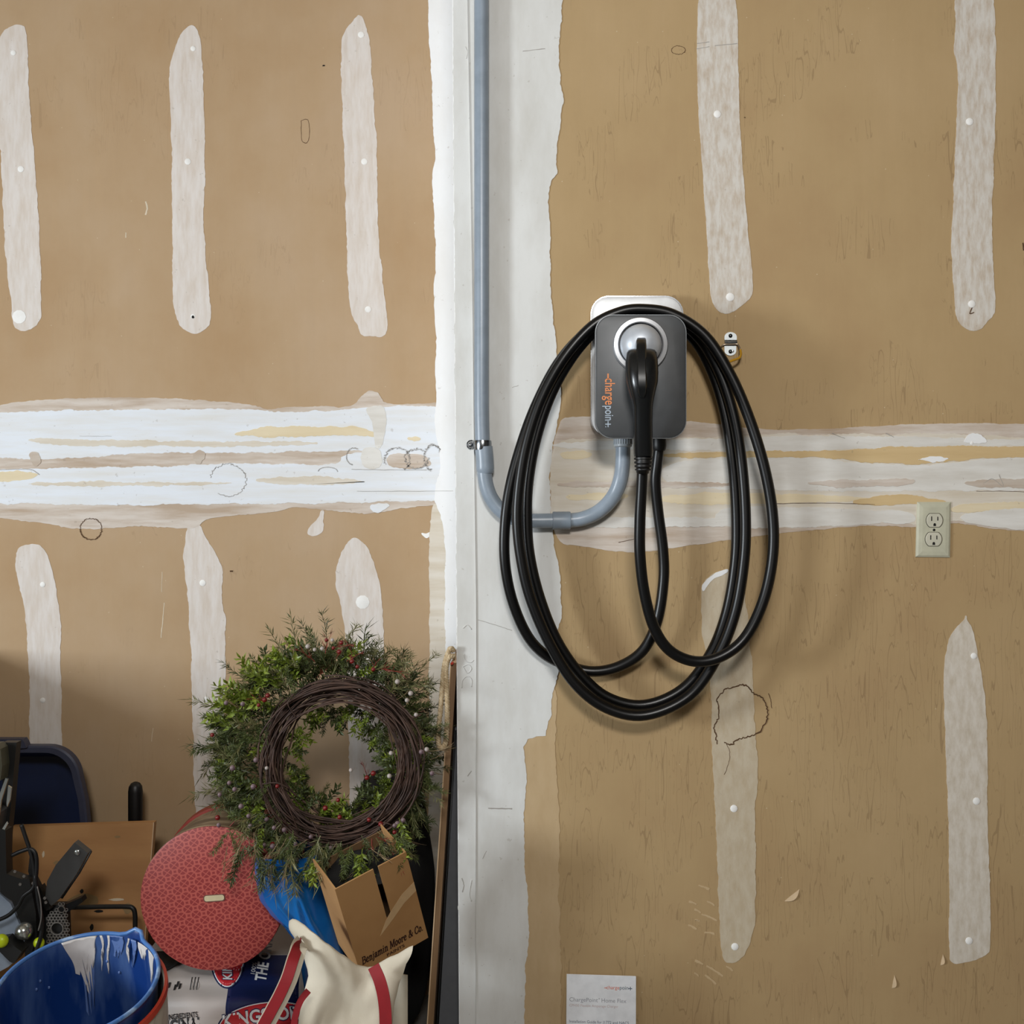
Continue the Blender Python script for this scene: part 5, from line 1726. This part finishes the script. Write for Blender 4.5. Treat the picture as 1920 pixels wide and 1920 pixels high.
drip(116, 1764, 186, 1744, .075, 'paint_white', 1, .55)
drip(132, 1758, 182, 1745, .120, 'paint_white', 12, .30, .0007)
drip(136, 1757, 180, 1746, .165, 'paint_film', 2, .5, .0004)
drip(189, 1743, 193, 1742, .075, 'paint_white', 3, .5)
drip(201, 1740, 206, 1739, .080, 'paint_white', 4, .5)
drip(246, 1736, 252, 1735, .050, 'paint_white', 5, .6)
drip(268, 1752, 286, 1772, .030, 'paint_white', 6, .5)
drip(286, 1775, 294, 1795, .060, 'paint_white', 7, .3)
drip(210, 1738, 240, 1736, .045, 'paint_film', 8, .6, .0004)
drip(255, 1738, 266, 1748, .060, 'paint_film', 9, .5, .0004)
for a_px, h in (((60, 1785), -.05), ((75, 1778), -.07), ((50, 1792), -.06), ((200, 1740), -.05), ((225, 1737), -.07), ((30, 1812), -.12), ((20, 1820), -.13)):
    a = ang_of(*a_px)
    c = inner(a, h)
    obj('paint_spatter', ball(c, 0.0022, 8, 5, 1, .6, 1.3), 'paint_film', blue, True)

wb = thing('white_bucket', 'white bucket with red rim holding the blue paint pail', 'bucket', Vector((OC.x, OC.y + 0.09, 0)))


def ring2(r, h, n=64):
    o = OC - AX * 0.0
    return [o + AX * h + (U0 * math.cos(2 * math.pi * k / n) + V0 * math.sin(2 * math.pi * k / n)) * r + Vector((0.004, -0.002, 0)) for k in range(n)]


obj('bucket_body', loft([ring2(RB + .001, -.03), ring2(RB + .006, -.03), ring2(RB + .004, -.08), ring2(RB - .004, -.20), ring2(RB - .016, -.345), ring2(RB - .02, -.345), ring2(RB - .008, -.21), ring2(RB + .001, -.03)], False, False), 'bucket_white', wb, True, 50)
obj('bucket_base', loft([ring2(RB - .018, -.345), ring2(RB - .018, -.34)]), 'bucket_white', wb)
obj('red_rim', loft([ring2(RB + .003, -.022), ring2(RB + .008, -.022), ring2(RB + .0085, -.033), ring2(RB + .006, -.034), ring2(RB + .003, -.022)], False, False), 'bucket_red', wb, True, 50)

# ------------------------------------------------------------------ plywood board, blue tub, black grip, bent rod
pw = thing('plywood_board', 'scuffed plywood board leaning behind the hat box and tools', 'board', (P(160, 1700, 0.17).x, 0.15, 0.0))
q0, q1 = P(22, 1550, 0.19), P(289, 1542, 0.19)
lean = Vector((-.004, -.09, 0))


def ply(u, v, t):
    p = q0.lerp(q1, u)
    b_ = Vector((p.x - .006 * u, p.y + lean.y, 0.0))
    r = p.lerp(b_, v)
    return r + Vector((0, t, 0))


ply_face = obj('board', loft([[ply(u, v, t) for u, v in ((0, 0), (1, 0), (1, 1), (0, 1))] for t in (0, .016)]), 'plywood', pw)
obj('board_end_grain', loft([[ply(u, v, t) for u, v in ((.994, 0), (1.001, 0), (1.001, 1), (.994, 1))] for t in (-.0006, .0005)]), 'wood_pale', pw)
for u, v, w, h, m in ((.24, .13, .008, .03, 'pale_scratch'), (.34, .17, .022, .02, 'plywood_stain'), (.53, .30, .012, .02, 'hole'), (.48, .36, .010, .02, 'hole'), (.66, .39, .03, .012, 'hole'),
                      (.78, .34, .05, .012, 'pale_scratch'), (.86, .38, .03, .05, 'plywood_stain'), (.55, .34, .10, .06, 'plywood_stain'), (.62, .46, .012, .03, 'hole'), (.75, .06, .02, .01, 'plywood_stain')):
    lp2 = [(u + w * math.cos(2 * math.pi * k / 12) * (1 + .2 * math.sin(k * 2.3)), v + h * .5 * math.sin(2 * math.pi * k / 12)) for k in range(12)]
    obj('board_scuff', loft([[ply(a, b_, t) for a, b_ in lp2] for t in (.0002, -.0008)]), m, pw)

tb = thing('blue_plastic_tub', 'dark blue plastic tub standing on end against the wall behind plywood', 'tub', (P(80, 1700, 0.3).x, 0.3, 0.0))
YB = 0.25


def tubloop(ins, Y, rad):
    """right-hand rounded outline in pixels at distance YB"""
    xl, yt = -140 + ins, 1398 + ins
    pts = [(xl, 1885), (xl, yt + 40), (xl + 14, yt + 12), (xl + 40, yt)]
    xr = 150 - ins
    n = 10
    for k in range(n + 1):
        a = R(90 - 84 * k / n)
        pts.append((xr - rad + rad * math.cos(a), yt + rad - rad * math.sin(a)))
    pts += [(xr + 10, 1500), (xr + 16, 1560), (xr + 28, 1700), (xr + 44, 1885)]
    return [Vector((P(x, y, YB).x, Y, max(0.001 + ins * .0004, P(x, y, YB).z))) for x, y in pts]


obj('tub_rim', loft([tubloop(0, YB + .02, 62), tubloop(0, YB, 62), tubloop(3, YB - .003, 60), tubloop(13, YB - .002, 52), tubloop(14, YB + .004, 52)], False, False), 'tub_rim', tb, True, 40)
obj('tub_shell', loft([tubloop(13, YB + .002, 52), tubloop(22, YB + .030, 46), tubloop(34, YB + .070, 34), tubloop(37, YB + .090, 32)], False, True), 'tub_blue', tb, True, 40)
obj('tub_handle', loft([[P(x, y, YB) + Vector((0, t, 0)) for x, y in ((-20, 1384), (46, 1384), (50, 1390), (54, 1400), (36, 1402), (34, 1392), (-20, 1392))] for t in (-.012, .012)]), 'tub_rim', tb)
gr = thing('black_grip_handle', 'upright black rubber tool grip showing above the plywood board', 'handle', (P(254, 1700, 0.28).x, 0.28, 0.0))
gp_ = P(254, 1466, 0.28)
obj('grip', lathe([(0.004, 0), (0.010, -.003), (0.0145, -.010), (0.0162, -.022), (0.0162, -.08), (0.0150, -.12), (0.012, -.125), (0.012, -.15)], gp_, (0, 0, 1), 18), 'rubber_black', gr, True, 40)
obj('shaft', lathe([(0.008, -.15), (0.008, -gp_.z + .001)], gp_, (0, 0, 1), 12), 'tool_black', gr, True, 40)
rd = thing('bent_black_rod', 'bent black steel rod behind the blue paint pail', 'rod', P(253, 1760, 0.05))
obj('rod', tube(crom([P(120, 1702, .05), P(150, 1701, .05), P(200, 1700, .05), P(238, 1700, .05), P(249, 1703, .05), P(253, 1714, .05), P(253.5, 1740, .05), P(254, 1800, .05), P(254, 1880, .05), P(254, 1968, .05)], 6), 0.0048, 10), 'tool_black', rd, True)

# ------------------------------------------------------------------ power tool at the left border
pt = thing('power_tool', 'black and grey power tool with lime knobs at left edge', 'power tool', (P(40, 1800, -0.15).x, -0.12, 0.0))
Y1, Y2, Y3 = -0.10, -0.13, -0.16


def pl(pts, Y, t):
    return loft([[P(x, y, Y) + Vector((0, d, 0)) for x, y in pts] for d in (0, -t * .8, -t)])


obj('upright_post', pl([(14, 1388), (40, 1388), (36, 1430), (30, 1500), (24, 1560), (22, 1620), (14, 1620), (10, 1560), (14, 1470)], Y1 + .02, .02), 'tool_black', pt)
obj('olive_cover', pl([(-60, 1390), (8, 1390), (15, 1398), (18, 1430), (15, 1456), (-60, 1470)], Y1, .03), 'tool_olive', pt)
obj('steel_edge', pl([(-8, 1530), (-2, 1496), (12, 1458), (17, 1460), (4, 1500), (0, 1530)], Y2, .004), 'tool_silver', pt)
obj('steel_edge', pl([(17, 1472), (23, 1476), (20, 1500), (15, 1512), (14, 1505)], Y2, .004), 'tool_silver', pt)
obj('steel_edge', pl([(4, 1556), (14, 1540), (16, 1544), (10, 1556), (7, 1566)], Y2, .004), 'tool_silver', pt)
obj('motor_case', pl([(-80, 1470), (-4, 1500), (14, 1515), (8, 1560), (10, 1640), (-80, 1640)], Y1, .03), 'tool_charcoal', pt)
obj('side_frame', pl([(10, 1545), (22, 1550), (24, 1630), (52, 1640), (66, 1640), (70, 1660), (78, 1700), (80, 1745), (66, 1790), (58, 1790), (58, 1745), (50, 1720), (34, 1680), (12, 1664)], Y1 - .01, .025), 'tool_black', pt)
obj('pale_housing', pl([(-80, 1622), (10, 1628), (12, 1664), (34, 1684), (50, 1722), (60, 1748), (58, 1775), (30, 1800), (-80, 1860)], Y1, .03), 'tool_pale', pt)
obj('cross_block', pl([(12, 1752), (24, 1750), (55, 1772), (40, 1794), (32, 1790), (10, 1768)], Y3, .03), 'tool_black', pt)
obj('silver_knob', ball(P(45, 1746, Y3), 0.0165, 18, 12), 'tool_silver', pt, True)
obj('lime_knob', ball(P(3, 1764, Y3 - .035), 0.0125, 16, 10, 1, .8, 1), 'tool_lime', pt, True)
obj('lime_knob', ball(P(73, 1768, Y3), 0.0105, 16, 10, 1, .8, 1), 'tool_lime', pt, True)
obj('clamp_arm', pl([(147, 1574), (172, 1594), (150, 1634), (118, 1680), (104, 1692), (92, 1680), (96, 1646), (112, 1616)], Y2 + .04, .018), 'tool_charcoal', pt)
obj('clamp_arm_ridge', tube([P(171, 1596, Y2 + .02), P(149, 1636, Y2 + .02), P(116, 1684, Y2 + .02)], .0022, 6), 'tool_black', pt, True)
obj('clamp_bolt', lathe([(.0055, .002), (.0055, -.003), (.003, -.0045)], P(145, 1598, Y2 + .022), (0, 1, 0), 14), 'tool_silver', pt, True, 40)
obj('lower_arm', pl([(84, 1655), (100, 1690), (128, 1690), (160, 1676), (163, 1684), (132, 1706), (134, 1760), (120, 1800), (78, 1800), (80, 1740)], Y2 + .06, .02), 'tool_black', pt)
obj('brace', pl([(62, 1590), (70, 1600), (70, 1640), (100, 1700), (92, 1704), (66, 1656), (58, 1630)], Y1, .012), 'tool_black', pt)
cabs = [[(40, 1546), (48, 1570), (58, 1600), (64, 1630), (66, 1660)], [(22, 1604), (40, 1596), (58, 1592), (68, 1606), (68, 1640), (62, 1665), (44, 1680), (34, 1698), (16, 1716), (-10, 1728)],
        [(66, 1640), (72, 1690), (79, 1730), (74, 1765), (58, 1798), (28, 1822), (-10, 1842)]]
for c in cabs:
    obj('power_lead', tube(crom([P(x, y, Y3 - .01) for x, y in c], 7), .0038, 8), 'rubber_black', pt, True)
obj('steel_cable', tube(crom([P(70, 1662, Y3 - .016), P(76, 1690, Y3 - .016), P(77.5, 1720, Y3 - .016), P(72, 1745, Y3 - .016)], 7), .0012, 6), 'tool_grey', pt, True)
for x, y in ((45, 1643), (38, 1658), (28, 1634), (62, 1656), (84, 1684), (86, 1692)):
    obj('label_fleck', lathe([(.003, .001), (.003, -.001)], P(x, y, Y1 - .036), (0, 1, 0), 6), 'tool_grey', pt)
# honeycomb guard: strips of metal around real holes
hx = [(112, 1692), (124, 1694), (127, 1720), (128, 1745), (126, 1790), (84, 1790), (90, 1756), (90, 1725), (88, 1718), (100, 1708)]
holes = []
s = 6.2
cells = []
for r_ in range(-2, 20):
    for c_ in range(-2, 12):
        x, y = 84 + c_ * s + (r_ % 2) * s / 2, 1690 + r_ * s * .87
        cells.append((x, y))
V, F = [], []
for x, y in cells:
    if not inpoly(x, y, hx) or math.hypot(x - 107, y - 1741) < 12.5 or math.hypot(x - 115, y - 1705) < 7.5:
        continue
    k = len(V)
    for rr, dY in ((s * .577, 0), (s * .40, 0), (s * .40, .003)):
        for i in range(6):
            a = R(60 * i + 30)
            V.append(P(x + rr * math.cos(a), y + rr * math.sin(a), Y3 + .02) + Vector((0, dY, 0)))
    for b_ in (0, 6):
        for i in range(6):
            j = (i + 1) % 6
            F.append((k + b_ + i, k + b_ + j, k + b_ + 6 + j, k + b_ + 6 + i))
hcg = obj('honeycomb_guard', (V, F), 'tool_grey', pt)
for x, y, r_ in ((107, 1741, 10.5), (115, 1705, 5.5)):
    k = (Y3 + .02 - CY) / FPX
    obj('guard_collar', lathe([(r_ * k, .002), (r_ * k, -.001), (r_ * k * 1.2, -.001), (r_ * k * 1.2, .002)], P(x, y, Y3 + .02), (0, 1, 0), 24, False, False), 'tool_grey', pt, True, 40)
obj('guard_backing', pl(hx, Y3 + .035, .008), 'tool_black', pt)
